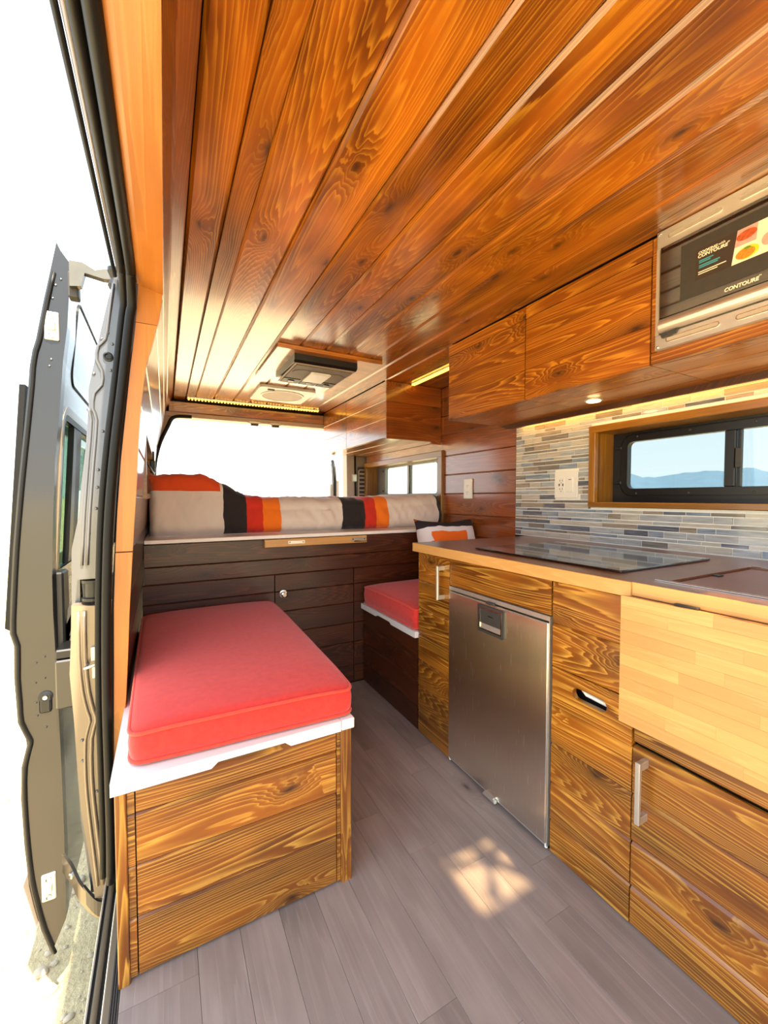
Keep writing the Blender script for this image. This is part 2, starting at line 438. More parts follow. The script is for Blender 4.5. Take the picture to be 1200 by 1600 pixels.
M['sand'] = groundmat()
ground = struct(meshobj('ground', bm, 'sand', origin=(0, 0, -0.56)), 'pale sandy ground outside the van')
ground.name = 'ground'
# pebbles beside the sill
bm = bmesh.new()
for i in range(420):
    x = -0.16 - R_.random() ** 1.5 * 1.3; y = 0.9 + R_.random() * 2.4; s = 0.004 + R_.random() ** 3 * 0.016
    r = bmesh.ops.create_icosphere(bm, subdivisions=1, radius=s)
    for v in r['verts']:
        v.co = Vector((x + v.co.x * 1.3, y + v.co.y, -0.559 + v.co.z * 0.6)) + Vector((R_.random(), R_.random(), R_.random())) * s * 0.4
M['pebble'] = simple('pebble_stone', (186, 170, 146), 0.9, var=0.2, scale=30)
tag(meshobj('pebbles', bm, 'pebble', smooth=True), 'small grey pebbles scattered on the sand beside the sill', 'pebbles', kind='stuff')
# --- far mountains on the driver side
bm = bmesh.new(); NA, NR = 260, 14; rows = []
for j in range(NR + 1):
    row = []
    for i in range(NA + 1):
        az = math.radians(-35 + 150 * i / NA)          # azimuth from +X towards +Y
        rr = 3200 + j * 110
        t_ = j / NR; prof = math.sin(math.pi * min(1, t_ * 1.25) * 0.5) if t_ < 0.8 else (1 - t_) * 5 * 1.0
        p = Vector((rr * math.cos(az), rr * math.sin(az), 0))
        hgt = 215 + 85 * noise.noise(Vector((az * 6.0, 0.3, 0))) + 45 * noise.noise(Vector((az * 17, 2.0, 0))) + 26 * noise.noise(Vector((az * 45, 4, 0))) + 14 * noise.noise(Vector((az * 110, 7, 0)))
        hgt *= 1 - max(0.0, min(1.0, (math.degrees(az) - 38) / 10)) * 0.96
        rdg = (40 * (1 - abs(noise.noise(p * 0.004))) - 30) * (1 if math.degrees(az) < 46 else 0.1)
        p.z = -4 + max(0.0, hgt * prof + rdg * prof * (1 - 0.5 * t_))
        row.append(bm.verts.new(p))
    rows.append(row)
for a, b in zip(rows, rows[1:]):
    for i in range(NA): bm.faces.new((a[i], a[i + 1], b[i + 1], b[i]))
M['mount'] = simple('haze_tinted_rock', (106, 132, 152), 0.95, var=0.08, scale=0.01, spec=0.1)  # blue-grey tint puts the distance haze into the rock colour
struct(meshobj('mountains', bm, 'mount', smooth=True), 'mountain range tinted with blue haze on the horizon outside the kitchen window')

# --- floor
fl = struct(box('floor', (-0.10, YF, -0.06), (1.70, YR, -0.004), 'darkgrey'), 'grey wood-look plank floor')
xs = [-0.10] + [0.05 + 0.095 * k for k in range(0, 11)]
for i, (a, b) in enumerate(zip(xs, xs[1:])):
    y = YF + R_.random() * 0.7
    cuts = [YF]
    while y < 2.09:
        cuts.append(y); y += 0.62
    cuts.append(2.11)
    for c0, c1 in zip(cuts, cuts[1:]):
        if c1 - c0 < 0.02: continue
        plank(fl, ((a + b) / 2, (c0 + c1) / 2, 0.0), (0, 1, 0), (-1, 0, 0), c1 - c0 - 0.0006, b - a - 0.0006, 0.004, 'vinyl', ch=0.0006, name='floor_plank')

# --- ceiling
bm = bmesh.new()
for lo, hi in (((0.0, YF, 1.812), (0.854, YR + 0.1, 1.85)), ((1.12, YF, 1.812), (1.76, YR + 0.1, 1.85)),
               ((0.854, YF, 1.812), (1.12, -0.22, 1.85)), ((0.854, -0.02, 1.812), (1.12, YR + 0.1, 1.85))): add_box(bm, lo, hi)
ce = struct(meshobj('ceiling', bm, 'gap'), 'orange stained pine plank ceiling')
ex = [0.064, 0.155, 0.211, 0.341, 0.479, 0.602, 0.729, 0.854, 0.990, 1.12, 1.25, 1.39, 1.535, 1.69]
for i, (a, b) in enumerate(zip(ex, ex[1:])):
    segs = [(YF, 3.485)]
    if 0.85 < a < 1.1: segs = [(YF, -0.22), (-0.02, 3.485)]
    if a > 1.2: segs = [(1.63, 2.33)]
    for c0, c1 in segs:
        plank(ce, ((a + b) / 2, (c0 + c1) / 2, 1.795), (0, 1, 0), (1, 0, 0), c1 - c0, b - a - 0.0016, 0.016, 'ceil', ch=0.008 if i != 1 else 0.001, name='ceiling_plank')
# added unseen roof opening; its blades and tinted lid shape the floor's sun patch
vt = thing('added_vent', (0.987, -0.15, 1.795), 'added unseen ceiling opening with blades that dapples sun onto the aisle floor', 'added vent')
ring('added_vent_frame', [(0.83, -0.245), (1.145, -0.245), (1.145, 0.005), (0.83, 0.005)], [(0.856, -0.218), (1.118, -0.218), (1.118, -0.022), (0.856, -0.022)], 2, 1.78, 1.80, 'plate', vt)
disc('added_fan_hub', (0.987, -0.12, 1.86), (0, 0, 1), [(0.032, 0), (0.032, 0.03)], 'plate', vt)
M['sunfilter'] = glass('sun_filter', (0.72, 0.66, 0.54, 1))
box('added_lid', (0.845, -0.31, 1.955), (1.13, -0.03, 1.960), 'sunfilter', vt)
for k in range(5):
    a = math.radians(20 + 72 * k)
    bm = bmesh.new(); pts = []
    for r0, w0 in ((0.03, 0.3), (0.125, 0.2)):
        for s in (-1, 1): pts.append(Vector((0.987 + r0 * math.cos(a + s * w0), -0.12 + r0 * math.sin(a + s * w0), 1.87 + s * 0.008)))
    vs = [bm.verts.new(p) for p in (pts[0], pts[1], pts[3], pts[2])]; bm.faces.new(vs)
    vs2 = [bm.verts.new(v.co + Vector((0, 0, 0.003))) for v in vs]; bm.faces.new(vs2[::-1])
    for q in range(4): bm.faces.new((vs[q], vs2[q], vs2[(q + 1) % 4], vs[(q + 1) % 4]))
    meshobj('added_fan_blade', bm, 'plate', vt)

# --- left wall (curved), shiplap boards
PZ = [(0.0, -0.118), (0.13, -0.116), (0.26, -0.114), (0.39, -0.110), (0.52, -0.103), (0.65, -0.0965), (0.78, -0.0895), (0.915, -0.081),
      (1.055, -0.0715), (1.19, -0.0635), (1.31, -0.055), (1.425, -0.041), (1.54, -0.0115), (1.63, 0.006), (1.72, 0.0245), (1.795, 0.064)]
WY0, WY1 = 1.80, 3.10
def lpoly(i0, i1, d0=0.018, d1=0.045):
    f = [(x - d0, z) for z, x in PZ[i0:i1 + 1]]; g = [(x - d1, z) for z, x in PZ[i0:i1 + 1]]
    return f + g[::-1]
bm = bmesh.new()
add_prism(bm, lpoly(0, 8), 1, 1.375, YR); add_prism(bm, lpoly(10, 13), 1, 1.375, YR)
add_prism(bm, lpoly(8, 10), 1, 1.375, WY0); add_prism(bm, lpoly(8, 10), 1, WY1, YR)
add_prism(bm, [(0.0, 1.672), (0.006, 1.72), (0.046, 1.795), (0.03, 1.83), (-0.03, 1.72), (-0.03, 1.672)], 1, YF, YR)
wl = struct(meshobj('wall_left', bm, 'gap'), 'left wall of stained boards behind the sliding door')
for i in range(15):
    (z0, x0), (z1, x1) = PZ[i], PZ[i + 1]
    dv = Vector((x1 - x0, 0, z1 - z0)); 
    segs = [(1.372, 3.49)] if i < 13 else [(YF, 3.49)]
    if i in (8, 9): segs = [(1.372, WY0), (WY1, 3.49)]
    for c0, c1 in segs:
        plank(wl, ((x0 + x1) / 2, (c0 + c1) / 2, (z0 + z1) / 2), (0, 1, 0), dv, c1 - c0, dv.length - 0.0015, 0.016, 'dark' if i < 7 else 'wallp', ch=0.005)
# window in the left wall beside the bed
w3 = sempty('window_3', (-0.09, (WY0 + WY1) / 2, 1.18), 'small side window above the bed in the left wall')
for z in (1.057, 1.308): box('window_jamb', (-0.16, WY0, z - 0.01), (-0.058, WY1, z + 0.01), 'trimw', w3)
for y in (WY0 + 0.01, WY1 - 0.01): box('window_jamb', (-0.16, y - 0.01, 1.067), (-0.058, y + 0.01, 1.298), 'trimw', w3)
ring('window_frame', rrect(WY0 + 0.02, WY1 - 0.02, 1.067, 1.298, 0.05), rrect(WY0 + 0.06, WY1 - 0.06, 1.09, 1.275, 0.04), 0, -0.165, -0.15, 'black', w3)
box('window_pane', (-0.160, WY0 + 0.05, 1.085), (-0.156, WY1 - 0.05, 1.28), 'tint', w3)
lt = thing('window_latch', (-0.05, 2.72, 1.2), 'black window latch hanging on the left wall above the bed pillow', 'latch')
box('latch_body', (-0.070, 2.66, 1.19), (-0.044, 2.72, 1.265), 'black', lt, 0.006)
box('latch_bar', (-0.058, 2.73, 1.185), (-0.048, 2.745, 1.32), 'darkgrey', lt, 0.002)
tube('latch_stay', [(-0.066, 1.95, 1.20), (-0.050, 2.73, 1.19)], 0.004, 'darkgrey', lt, 8)

# --- plywood lining of the sliding-door opening
PO = [(-0.055, 1.653), (-0.059, 1.582), (-0.066, 1.51), (-0.079, 1.402), (-0.092, 1.277), (-0.105, 1.153), (-0.116, 1.011), (-0.123, 0.887), (-0.129, 0.744), (-0.132, 0.564), (-0.135, 0.419), (-0.139, 0.237), (-0.141, 0.0)]
PI = [(0.006, 1.667), (0.003, 1.613), (-0.006, 1.557), (-0.011, 1.542), (-0.020, 1.501), (-0.040, 1.426), (-0.047, 1.371), (-0.055, 1.308), (-0.063, 1.191), (-0.069, 1.082), (-0.078, 0.956), (-0.085, 0.848), (-0.093, 0.721), (-0.098, 0.612), (-0.105, 0.485), (-0.111, 0.413), (-0.118, 0.0)]
def cutpoly(lo, hi):
    f = lambda P: [p for p in P if lo < p[1] < hi]
    def at(P, z):
        for (x0, z0), (x1, z1) in zip(P, P[1:]):
            if z1 <= z <= z0: return (x0 + (x1 - x0) * (z - z0) / (z1 - z0), z)
        return (P[0][0], z) if z > P[0][1] else (P[-1][0], z)
    o = [at(PO, hi)] + f(PO) + [at(PO, lo)]; i = [at(PI, hi)] + f(PI) + [at(PI, lo)]
    return o + i[::-1]
t1 = sempty('trim_1', (-0.1, 1.36, 0), 'orange birch plywood lining of the sliding door pillar')
M['plyv'] = wood('plywood_upright', (140, 82, 24), (186, 114, 40), (214, 150, 72), rings=18, knots=0.1, linew=0.3, rough=0.42, coat=0.2, vary=0.12, along=2)
for lo, hi in ((0.0, 0.897), (0.9, 1.54), (1.5415, 1.66)):
    prism('plywood_panel', cutpoly(lo, hi), 1, 1.35, 1.372, 'plyv', t1)
# header: a curved strip along the top of the opening
t2 = sempty('trim_2', (-0.03, 0.1, 1.65), 'orange birch plywood strip along the top of the door opening')
M['plyy'] = wood('plywood_lengthwise', (140, 82, 24), (186, 114, 40), (214, 150, 72), rings=14, knots=0.1, linew=0.3, rough=0.42, coat=0.2, vary=0.12, along=1)
bm = bmesh.new()
prof = [(0.006, 1.630), (-0.02, 1.636), (-0.045, 1.642), (-0.058, 1.648)]
add_prism(bm, prof + [(x, z + 0.018) for x, z in prof[::-1]], 1, YF, 1.352)
meshobj('plywood_strip', bm, 'plyy', t2)

# --- rubber seal round the opening
seal = thing('door_seal', (-0.14, 1.36, 0.0), 'double black rubber seal round the sliding door opening', 'seal')
SM = [(-0.072, 1.653), (-0.077, 1.547), (-0.097, 1.367), (-0.118, 1.189), (-0.134, 1.011), (-0.143, 0.833), (-0.148, 0.654), (-0.150, 0.473), (-0.149, 0.29), (-0.148, 0.104), (-0.150, -0.03)]
def sealpath(dx, dy, zt, rc=0.09):
    pts = [(-0.068 + dx, y, zt) for y in (YF, -0.6, 0.0, 0.5, 0.9, 1.15)]
    x0, z0 = SM[0]
    for k in range(1, 8):
        a = math.pi / 2 * k / 8
        pts.append((-0.068 + dx - 0.004 * k / 8, 1.345 - rc + rc * math.sin(a) + dy, zt - rc + rc * math.cos(a)))
    for x, z in SM:
        if z < zt - rc - 0.01: pts.append((x + dx, 1.345 + dy, z))
    return pts
def sub(pts, n=3):
    P = [Vector(p) for p in pts]; out = []
    for i in range(len(P) - 1):
        p0, p1, p2, p3 = P[max(i - 1, 0)], P[i], P[i + 1], P[min(i + 2, len(P) - 1)]
        for k in range(n):
            t = k / n
            out.append(0.5 * ((2 * p1) + (p2 - p0) * t + (2 * p0 - 5 * p1 + 4 * p2 - p3) * t * t + (3 * p1 - p0 - 3 * p2 + p3) * t ** 3))
    out.append(P[-1]); return out
tube('seal_bulb', sub(sealpath(0.0, 0.0, 1.648)), 0.0115, 'rubber', seal, 12)
tube('seal_lip', sub(sealpath(-0.021, 0.03, 1.66)), 0.009, 'rubber', seal, 10)

# --- painted body pillar behind the seal
JR = [(-0.088, 1.68), (-0.095, 1.558), (-0.115, 1.411), (-0.136, 1.228), (-0.150, 1.083), (-0.162, 0.919), (-0.169, 0.737), (-0.172, 0.553), (-0.173, 0.367), (-0.168, 0.215), (-0.163, 0.023), (-0.159, -0.114)]
JL = [(-0.112, 1.694), (-0.132, 1.617), (-0.152, 1.522), (-0.169, 1.429), (-0.183, 1.355), (-0.184, 1.301), (-0.193, 1.192), (-0.206, 1.083), (-0.218, 0.919), (-0.227, 0.82)]
JL2 = [(-0.235, 0.748), (-0.238, 0.647), (-0.243, 0.556), (-0.235, 0.406), (-0.231, 0.274), (-0.225, 0.159), (-0.210, 0.019), (-0.197, -0.123)]
bp = sempty('trim_3', (-0.18, 1.42, 0.0), 'painted metal door pillar of the van body')
top = [p for p in JR if p[1] > 0.82]
prism('pillar_upper', JL + [(-0.166, 0.82)] + [(x + 0.03, z) for x, z in top[::-1]], 1, 1.415, 1.47, 'silver', bp)
low = [p for p in JR if p[1] < 0.75]
prism('pillar_lower', JL2 + [(x + 0.03, z) for x, z in low[::-1]] , 1, 1.415, 1.47, 'jambp', bp)
prism('pillar_track', [(-0.215, 0.82), (-0.13, 0.82), (-0.13, 0.75), (-0.21, 0.75)], 1, 1.44, 1.50, 'darkgrey', bp)
disc('track_roller', (-0.185, 1.44, 0.785), (0, 0, 1), [(0.03, -0.03), (0.03, -0.022), (0.022, -0.02), (0.022, 0.02), (0.03, 0.022), (0.03, 0.03)], 'black', bp)
tube('roof_rail', [(-0.100, YF, 1.662), (-0.100, 1.40, 1.672)], 0.006, 'jambp', bp, 8)
tube('roof_rail', [(-0.113, YF, 1.668), (-0.113, 1.40, 1.678)], 0.005, 'rubber', bp, 8)
# pressed ridges, welds, plug
rid = [(-0.118, 1.66), (-0.132, 1.56), (-0.141, 1.50), (-0.158, 1.478), (-0.162, 1.44), (-0.150, 1.41), (-0.152, 1.37), (-0.170, 1.345), (-0.174, 1.30), (-0.166, 1.27), (-0.176, 1.15), (-0.188, 1.0), (-0.196, 0.86)]
tube('pressed_ridge', sub([(x, 1.413, z) for x, z in rid], 2), 0.0045, 'silver', bp, 8)
tube('pressed_ridge', sub([(x - 0.012, 1.413, z) for x, z in rid[8:]], 2), 0.004, 'silver', bp, 8)
rid2 = [(-0.205, 0.73), (-0.206, 0.60), (-0.200, 0.50), (-0.190, 0.44), (-0.184, 0.41), (-0.196, 0.36), (-0.198, 0.25), (-0.193, 0.15), (-0.184, 0.03), (-0.176, -0.08)]
tube('pressed_ridge', sub([(x, 1.413, z) for x, z in rid2], 2), 0.0055, 'jambp', bp, 8)
tube('pressed_ridge', sub([(x - 0.014, 1.413, z) for x, z in rid2], 2), 0.004, 'jambp', bp, 8)
disc('drain_plug', (-0.135, 1.414, 1.452), (0, -1, 0), [(0.0125, 0), (0.0125, 0.004), (0.009, 0.005), (0.006, 0.002), (0.002, 0.002)], 'black', bp)
bm = bmesh.new()
for x, z in ((-0.150, 1.50), (-0.135, 1.52), (-0.125, 1.49), (-0.130, 1.415), (-0.170, 1.40), (-0.165, 1.13), (-0.168, 1.08), (-0.172, 1.02), (-0.152, 1.24), (-0.19, 0.95), (-0.18, 0.30), (-0.186, 0.2), (-0.19, 0.1), (-0.218, 0.36), (-0.218, 0.3)):
    add_disc(bm, (x, 1.414, z), (0, -1, 0), [(0.0045, 0), (0.0035, 0.002), (0.001, 0.003)], 8)
tag(meshobj('weld_spots', bm, 'silver', bp), kind='stuff')
box('striker_plate', (-0.192, 1.405, 0.585), (-0.165, 1.416, 0.625), 'steel', bp, 0.002); box('striker_plate', (-0.190, 1.405, 0.535), (-0.165, 1.416, 0.572), 'steel', bp, 0.002)
tube('striker_loop', [(-0.20, 1.41, 0.577), (-0.203, 1.38, 0.577), (-0.17, 1.38, 0.583), (-0.168, 1.41, 0.583)], 0.004, 'steel', bp, 8)

# --- sill
sl_ = sempty('trim_4', (-0.14, 0.1, 0.0), 'ribbed black and bare metal sill of the sliding door')
box('sill_base', (-0.1665, YF, -0.12), (-0.100, 1.40, -0.062), 'jambp', sl_, 0.003)
box('sill_cover', (-0.118, YF, -0.060), (-0.1005, 1.40, -0.008), 'black', sl_)
for k in range(4): box('sill_rib', (-0.1175 + k * 0.0045, YF, -0.008), (-0.1148 + k * 0.0045, 1.40, -0.004), 'darkgrey', sl_)
box('sill_step', (-0.130, YF, -0.060), (-0.1185, 1.40, -0.022), 'jambp', sl_)
box('sill_edge', (-0.1345, YF, -0.060), (-0.1305, 1.40, -0.030), 'steel', sl_, 0.0012)
box('sill_groove', (-0.1445, YF, -0.0615), (-0.135, 1.40, -0.058), 'rubber', sl_)
tube('sill_rail', [(-0.1515, YF, -0.058), (-0.1515, 1.40, -0.058)], 0.007, 'jambp', sl_, 10)
box('sill_groove', (-0.1635, YF, -0.0615), (-0.1585, 1.40, -0.058), 'rubber', sl_)
box('sill_lip', (-0.1685, YF, -0.11), (-0.164, 1.40, -0.055), 'steel', sl_, 0.001)

# --- outer skin of the van
bm = bmesh.new()
sk = [(-0.215, -0.12), (-0.235, 0.1), (-0.248, 0.5), (-0.24, 0.9), (-0.205, 1.08)]
add_prism(bm, [(x, z) for x, z in sk] + [(x + 0.02, z) for x, z in sk[::-1]], 1, 1.47, YR + 0.12)
sk2 = [(-0.188, 1.31), (-0.16, 1.5), (-0.115, 1.70), (-0.06, 1.86), (0.02, 1.95)]
add_prism(bm, sk2 + [(x + 0.02, z) for x, z in sk2[::-1]], 1, 1.47, YR + 0.12)
for a, b in ((1.47, 1.85), (3.05, YR + 0.12)):
    q = [(-0.205, 1.08), (-0.188, 1.31)]; add_prism(bm, q + [(x + 0.02, z) for x, z in q[::-1]], 1, a, b)
add_prism(bm, [(-0.105, 1.72), (-0.06, 1.86), (0.02, 1.95), (0.04, 1.94), (-0.04, 1.85), (-0.08, 1.72)], 1, YF, 1.47)
add_box(bm, (0.02, YF, 1.93), (0.854, YR + 0.12, 1.95)); add_box(bm, (1.12, YF, 1.93), (1.75, YR + 0.12, 1.95))
add_box(bm, (0.854, YF, 1.93), (1.12, -0.30, 1.95)); add_box(bm, (0.854, -0.04, 1.93), (1.12, YR + 0.12, 1.95))
add_box(bm, (-0.166, YF, -0.14), (1.95, 1.47, -0.121)); add_box(bm, (-0.215, 1.47, -0.14), (1.95, YR + 0.12, -0.121))
struct(meshobj('wall_outer', bm, 'silver'), 'painted outer shell of the van')

# --- right wall
KW = (0.05, 1.178, 1.010, 1.364)      # kitchen window frame outer y0 y1 z0 z1
RW = (2.275, 3.50, 0.868, 1.372)      # rear window frame outer
bm = bmesh.new()
def wallbox(y0, y1, z0, z1): add_box(bm, (XW + 0.016, y0, z0), (XW + 0.13, y1, z1))
wallbox(YF, KW[0] + .03, -.06, 1.83); wallbox(KW[0] + .03, KW[1] - .03, -.06, KW[2] + .02); wallbox(KW[0] + .03, KW[1] - .028, KW[3] - .026, 1.83)
wallbox(KW[1] - .026, RW[0] + .03, -.06, 1.83); wallbox(RW[0] + .03, RW[1], -.06, RW[2] + .02); wallbox(RW[0] + .03, RW[1], RW[3] - .03, 1.83)
wr = struct(meshobj('wall_right', bm, 'gap'), 'right wall with stained boards and glass tile backsplash')
zz = [0.55, 0.68, 0.81, 0.942, 1.077, 1.204, 1.331, 1.4733, 1.60, 1.72, 1.795]
def wplank(y0, y1, z0, z1, mat='wallp'):
    plank(wr, (XW, (y0 + y1) / 2, (z0 + z1) / 2), (0, -1, 0), (0, 0, 1), y1 - y0, z1 - z0 - 0.0015, 0.014, mat, ch=0.0045)
for a, b in zip(zz, zz[1:]):
    wplank(1.625, RW[0], a, b)
    if b > 1.40: wplank(RW[0], 3.49, max(a, RW[3]), b)
# backsplash: grout bed + strips
box('grout_bed', (XW - 0.001, YF, 0.852), (XW + 0.016, 1.622, 1.009), 'grout', wr)
box('grout_bed', (XW - 0.001, 1.179, 1.009), (XW + 0.016, 1.622, 1.46), 'grout', wr)
box('grout_bed', (XW - 0.001, YF, 1.365), (XW + 0.016, 1.179, 1.46), 'grout', wr)
tl = []
z = 0.8555; ri = 0
hs = [0.0235, 0.0125, 0.0235, 0.019, 0.0125, 0.0235, 0.0125]
while z < 1.445:
    h_ = hs[ri % 7]; y = 1.619 - R_.random() * 0.10; first = True
    yy = 1.619
    while yy > -0.25:
        L = R_.choice([0.055, 0.075, 0.095, 0.12, 0.15]) if not first else 0.03 + R_.random() * 0.07
        first = False
        y0, y1 = max(yy - L, -0.25), yy
        # keep clear of the window frame
        if z + h_ > KW[2] and z < KW[3] and y0 < KW[1]:
            y0 = max(y0, KW[1])
            if y1 - y0 > 0.008: tl.append((y0, y1, z, z + h_))
            break
        if not (y1 > 1.238 and y0 < 1.367 and z + h_ > 1.048 and z < 1.176): tl.append((y0, y1, z, z + h_))
        else:
            if y1 > 1.375: tl.append((1.367, y1, z, z + h_))
            if y0 < 1.23: tl.append((y0, 1.238, z, z + h_))
        yy = y0 - 0.0022
    z += h_ + 0.0026; ri += 1
def psize(t):
    y = (t[0] + t[1]) / 2
    if y < 0.42: return 0
    d = 0.472 * XW + 0.88 * y
    return (t[1] - t[0]) * (t[3] - t[2]) / d ** 3
tl.sort(key=psize, reverse=True)
TM = {}
def pick(z=1.2):
    return R_.choices(range(6), (5, 7, 6, 1.5, 3, 1.5) if z > 1.0 else (3, 3, 6, 4, 4, 7))[0]
for t_ in tl[:290]:
    k = pick(t_[2]); key = (round(t_[1] - t_[0], 3), round(t_[3] - t_[2], 4), k)
    me = TM.get(key)
    if me is None:
        b2 = bmesh.new(); add_box(b2, (-0.003, -key[0] / 2, -key[1] / 2), (0.004, key[0] / 2, key[1] / 2))
        for v in b2.verts:
            if v.co.x < 0: v.co.y -= math.copysign(0.0008, v.co.y); v.co.z -= math.copysign(0.0008, v.co.z)
        bmesh.ops.recalc_face_normals(b2, faces=b2.faces)
        me = bpy.data.meshes.new('tile'); b2.to_mesh(me); b2.free(); me.materials.append(TILES[k]); TM[key] = me
    link(bpy.data.objects.new('tile', me), wr, Matrix.Translation((XW - 0.0015, (t_[0] + t_[1]) / 2, (t_[2] + t_[3]) / 2)))
bm = bmesh.new()
for t_ in tl[290:]:
    n0 = len(bm.faces); add_box(bm, (XW - 0.0045, t_[0], t_[2]), (XW + 0.0025, t_[1], t_[3])); k = pick(t_[2])
    bm.faces.ensure_lookup_table()
    for f_ in bm.faces[n0:]: f_.material_index = k
tag(meshobj('small_tiles', bm, TILES, wr), kind='stuff')

# --- kitchen window
def window(name, fr, depth, tw, label, xf, gl, mull, handle=True, framemat='black', pane='tint'):
    y0, y1, z0, z1 = fr
    w = sempty(name, (XW, (y0 + y1) / 2, z0), label)
    # face frame boards and reveal boards
    def fb(a0, a1, b0, b1, horiz):
        if horiz: plank(w, (xf, (a0 + a1) / 2, (b0 + b1) / 2), (0, -1, 0), (0, 0, 1), a1 - a0, b1 - b0, XW - xf + 0.012, 'trimw', ch=0.002, name='frame_board')
        else: plank(w, (xf, (a0 + a1) / 2, (b0 + b1) / 2), (0, 0, 1), (0, 1, 0), b1 - b0, a1 - a0, XW - xf + 0.012, 'trimw', ch=0.002, name='frame_board')
    fb(y0, y1, z1 - tw, z1, True); fb(y0, y1, z0, z0 + tw * 0.7, True)
    fb(y1 - tw, y1, z0 + tw * .7, z1 - tw, False); fb(y0, y0 + tw, z0 + tw * .7, z1 - tw, False)
    a0, a1, b0, b1 = y0 + tw, y1 - tw, z0 + tw * .7, z1 - tw
    xd = XW + depth
    plank(w, ((XW + xd) / 2 - 0.0, a1, (b0 + b1) / 2), (0, 0, 1), (-1, 0, 0), b1 - b0, depth, 0.012, 'trimw', ch=0.001, name='reveal_board')
    plank(w, ((XW + xd) / 2, a0, (b0 + b1) / 2), (0, 0, 1), (1, 0, 0), b1 - b0, depth, 0.012, 'trimw', ch=0.001, name='reveal_board')
    plank(w, ((XW + xd) / 2, (a0 + a1) / 2, b1), (0, 1, 0), (1, 0, 0), a1 - a0, depth, 0.012, 'trimw', ch=0.001, name='reveal_board')
    plank(w, ((XW + xd) / 2, (a0 + a1) / 2, b0), (0, 1, 0), (-1, 0, 0), a1 - a0, depth, 0.012, 'trimw', ch=0.001, name='reveal_board')
    # sliding window unit
    g0, g1, h0, h1 = gl
    ring('backing_panel', [(a0 - .01, b0 - .01), (a1 + .01, b0 - .01), (a1 + .01, b1 + .01), (a0 - .01, b1 + .01)],
         [(g0 - .005, h0 - .005), (g1 + .005, h0 - .005), (g1 + .005, h1 + .005), (g0 - .005, h1 + .005)], 0, xd, xd + 0.008, framemat, w)
    ring('window_frame', rrect(g0 - 0.028, g1 + 0.028, h0 - 0.028, h1 + 0.028, 0.05), rrect(g0, g1, h0, h1, 0.022), 0, xd - 0.016, xd + 0.012, framemat, w)
    ring('window_gasket', rrect(g0 - 0.045, g1 + 0.045, h0 - 0.045, h1 + 0.045, 0.06), rrect(g0 - 0.034, g1 + 0.034, h0 - 0.034, h1 + 0.034, 0.052), 0, xd - 0.008, xd + 0.004, 'black', w)
    box('window_mullion', (xd - 0.020, mull - 0.016, h0), (xd + 0.010, mull + 0.016, h1), framemat, w, 0.003)
    box('window_mullion', (xd - 0.012, mull - 0.030, h0), (xd + 0.006, mull - 0.020, h1), framemat, w, 0.002)
    box('window_pane', (xd, mull + 0.01, h0 - 0.004), (xd + 0.004, g1 + 0.004, h1 + 0.004), pane, w)
    box('window_pane', (xd + 0.003, g0 - 0.004, h0 - 0.004), (xd + 0.007, mull - 0.01, h1 + 0.004), pane, w)
    box('sash_pull', (xd - 0.026, mull - 0.036, (h0 + h1) / 2 - 0.035), (xd - 0.018, mull - 0.018, (h0 + h1) / 2 + 0.035), 'darkgrey', w, 0.002)
    for k in range(5):
        for zc in (h1 + 0.020, h0 - 0.020):
            disc('screw', (xd - 0.016, g0 + 0.04 + (g1 - g0 - 0.08) * k / 4, zc), (-1, 0, 0), [(0.005, 0), (0.004, 0.002), (0.001, 0.003)], 'darkgrey', w, 8)
    for zc in (h0 + 0.02, h1 - 0.03): box('frame_clip', (xd - 0.02, g1 + 0.026, zc), (xd - 0.006, g1 + 0.05, zc + 0.014), 'black', w, 0.002)
    return w
window('window_1', KW, 0.11, 0.030, 'black framed sliding window with wood surround above the counter', XW - 0.022, (0.20, 1.075, 1.09, 1.291), 0.708)
M['alu'] = simple('grey_alu_frame', (120, 116, 110), 0.4, 0.6, var=0.05)
window('window_2', RW, 0.10, 0.042, 'smaller sliding window with wood surround beside the bed', XW - 0.020, (2.47, 3.27, 1.085, 1.315), 2.87, framemat='alu', pane='cleartint')

# --- rear end: header, corner posts, louvred vent
rb = sempty('wall_back', (0.65, YR, 0.0), 'metal rear door frame of the van with wood valance')
plank(rb, (0.645, YR - 0.03, 1.738), (1, 0, 0), (0, 0, 1), 1.21, 0.076, 0.03, 'ceil', name='valance_board')
box('header_rail', (0.0, YR - 0.02, 1.665), (1.74, YR + 0.10, 1.70), 'tan', rb, 0.004)
box('header_fill', (-0.05, YR + 0.005, 1.70), (1.74, YR + 0.10, 1.86), 'gap', rb)
pl = [(0.19, 1.672), (0.10, 1.668), (0.065, 1.655), (0.045, 1.63), (0.03, 1.593), (-0.023, 1.47), (-0.054, 1.35), (-0.068, 1.231), (-0.075, 1.0), (-0.078, 0.6)]
bm = bmesh.new(); add_tube(bm, sub([(x + 0.004, YR - 0.012, z) for x, z in pl], 3), 0.014, 10)
meshobj('rear_seal', bm, 'rubber', rb, smooth=True)
prism('corner_post', pl[2:] + [(-0.12, 0.6), (-0.11, 1.0), (-0.10, 1.35), (-0.06, 1.55), (0.0, 1.672)], 1, YR - 0.004, YR + 0.1, 'tan', rb)
prism('corner_post', [(1.50, 0.6), (1.58, 0.6), (1.565, 1.672), (1.49, 1.672)], 1, YR + 0.02, YR + 0.12, 'tan', rb)
prism('corner_post', [(1.59, 0.6), (1.72, 0.6), (1.72, 1.672), (1.575, 1.672)], 1, YR + 0.012, YR + 0.10, 'jambp', rb)
prism('corner_seal', [(1.578, 0.6), (1.592, 0.6), (1.577, 1.672), (1.563, 1.672)], 1, YR + 0.005, YR + 0.08, 'rubber', rb)
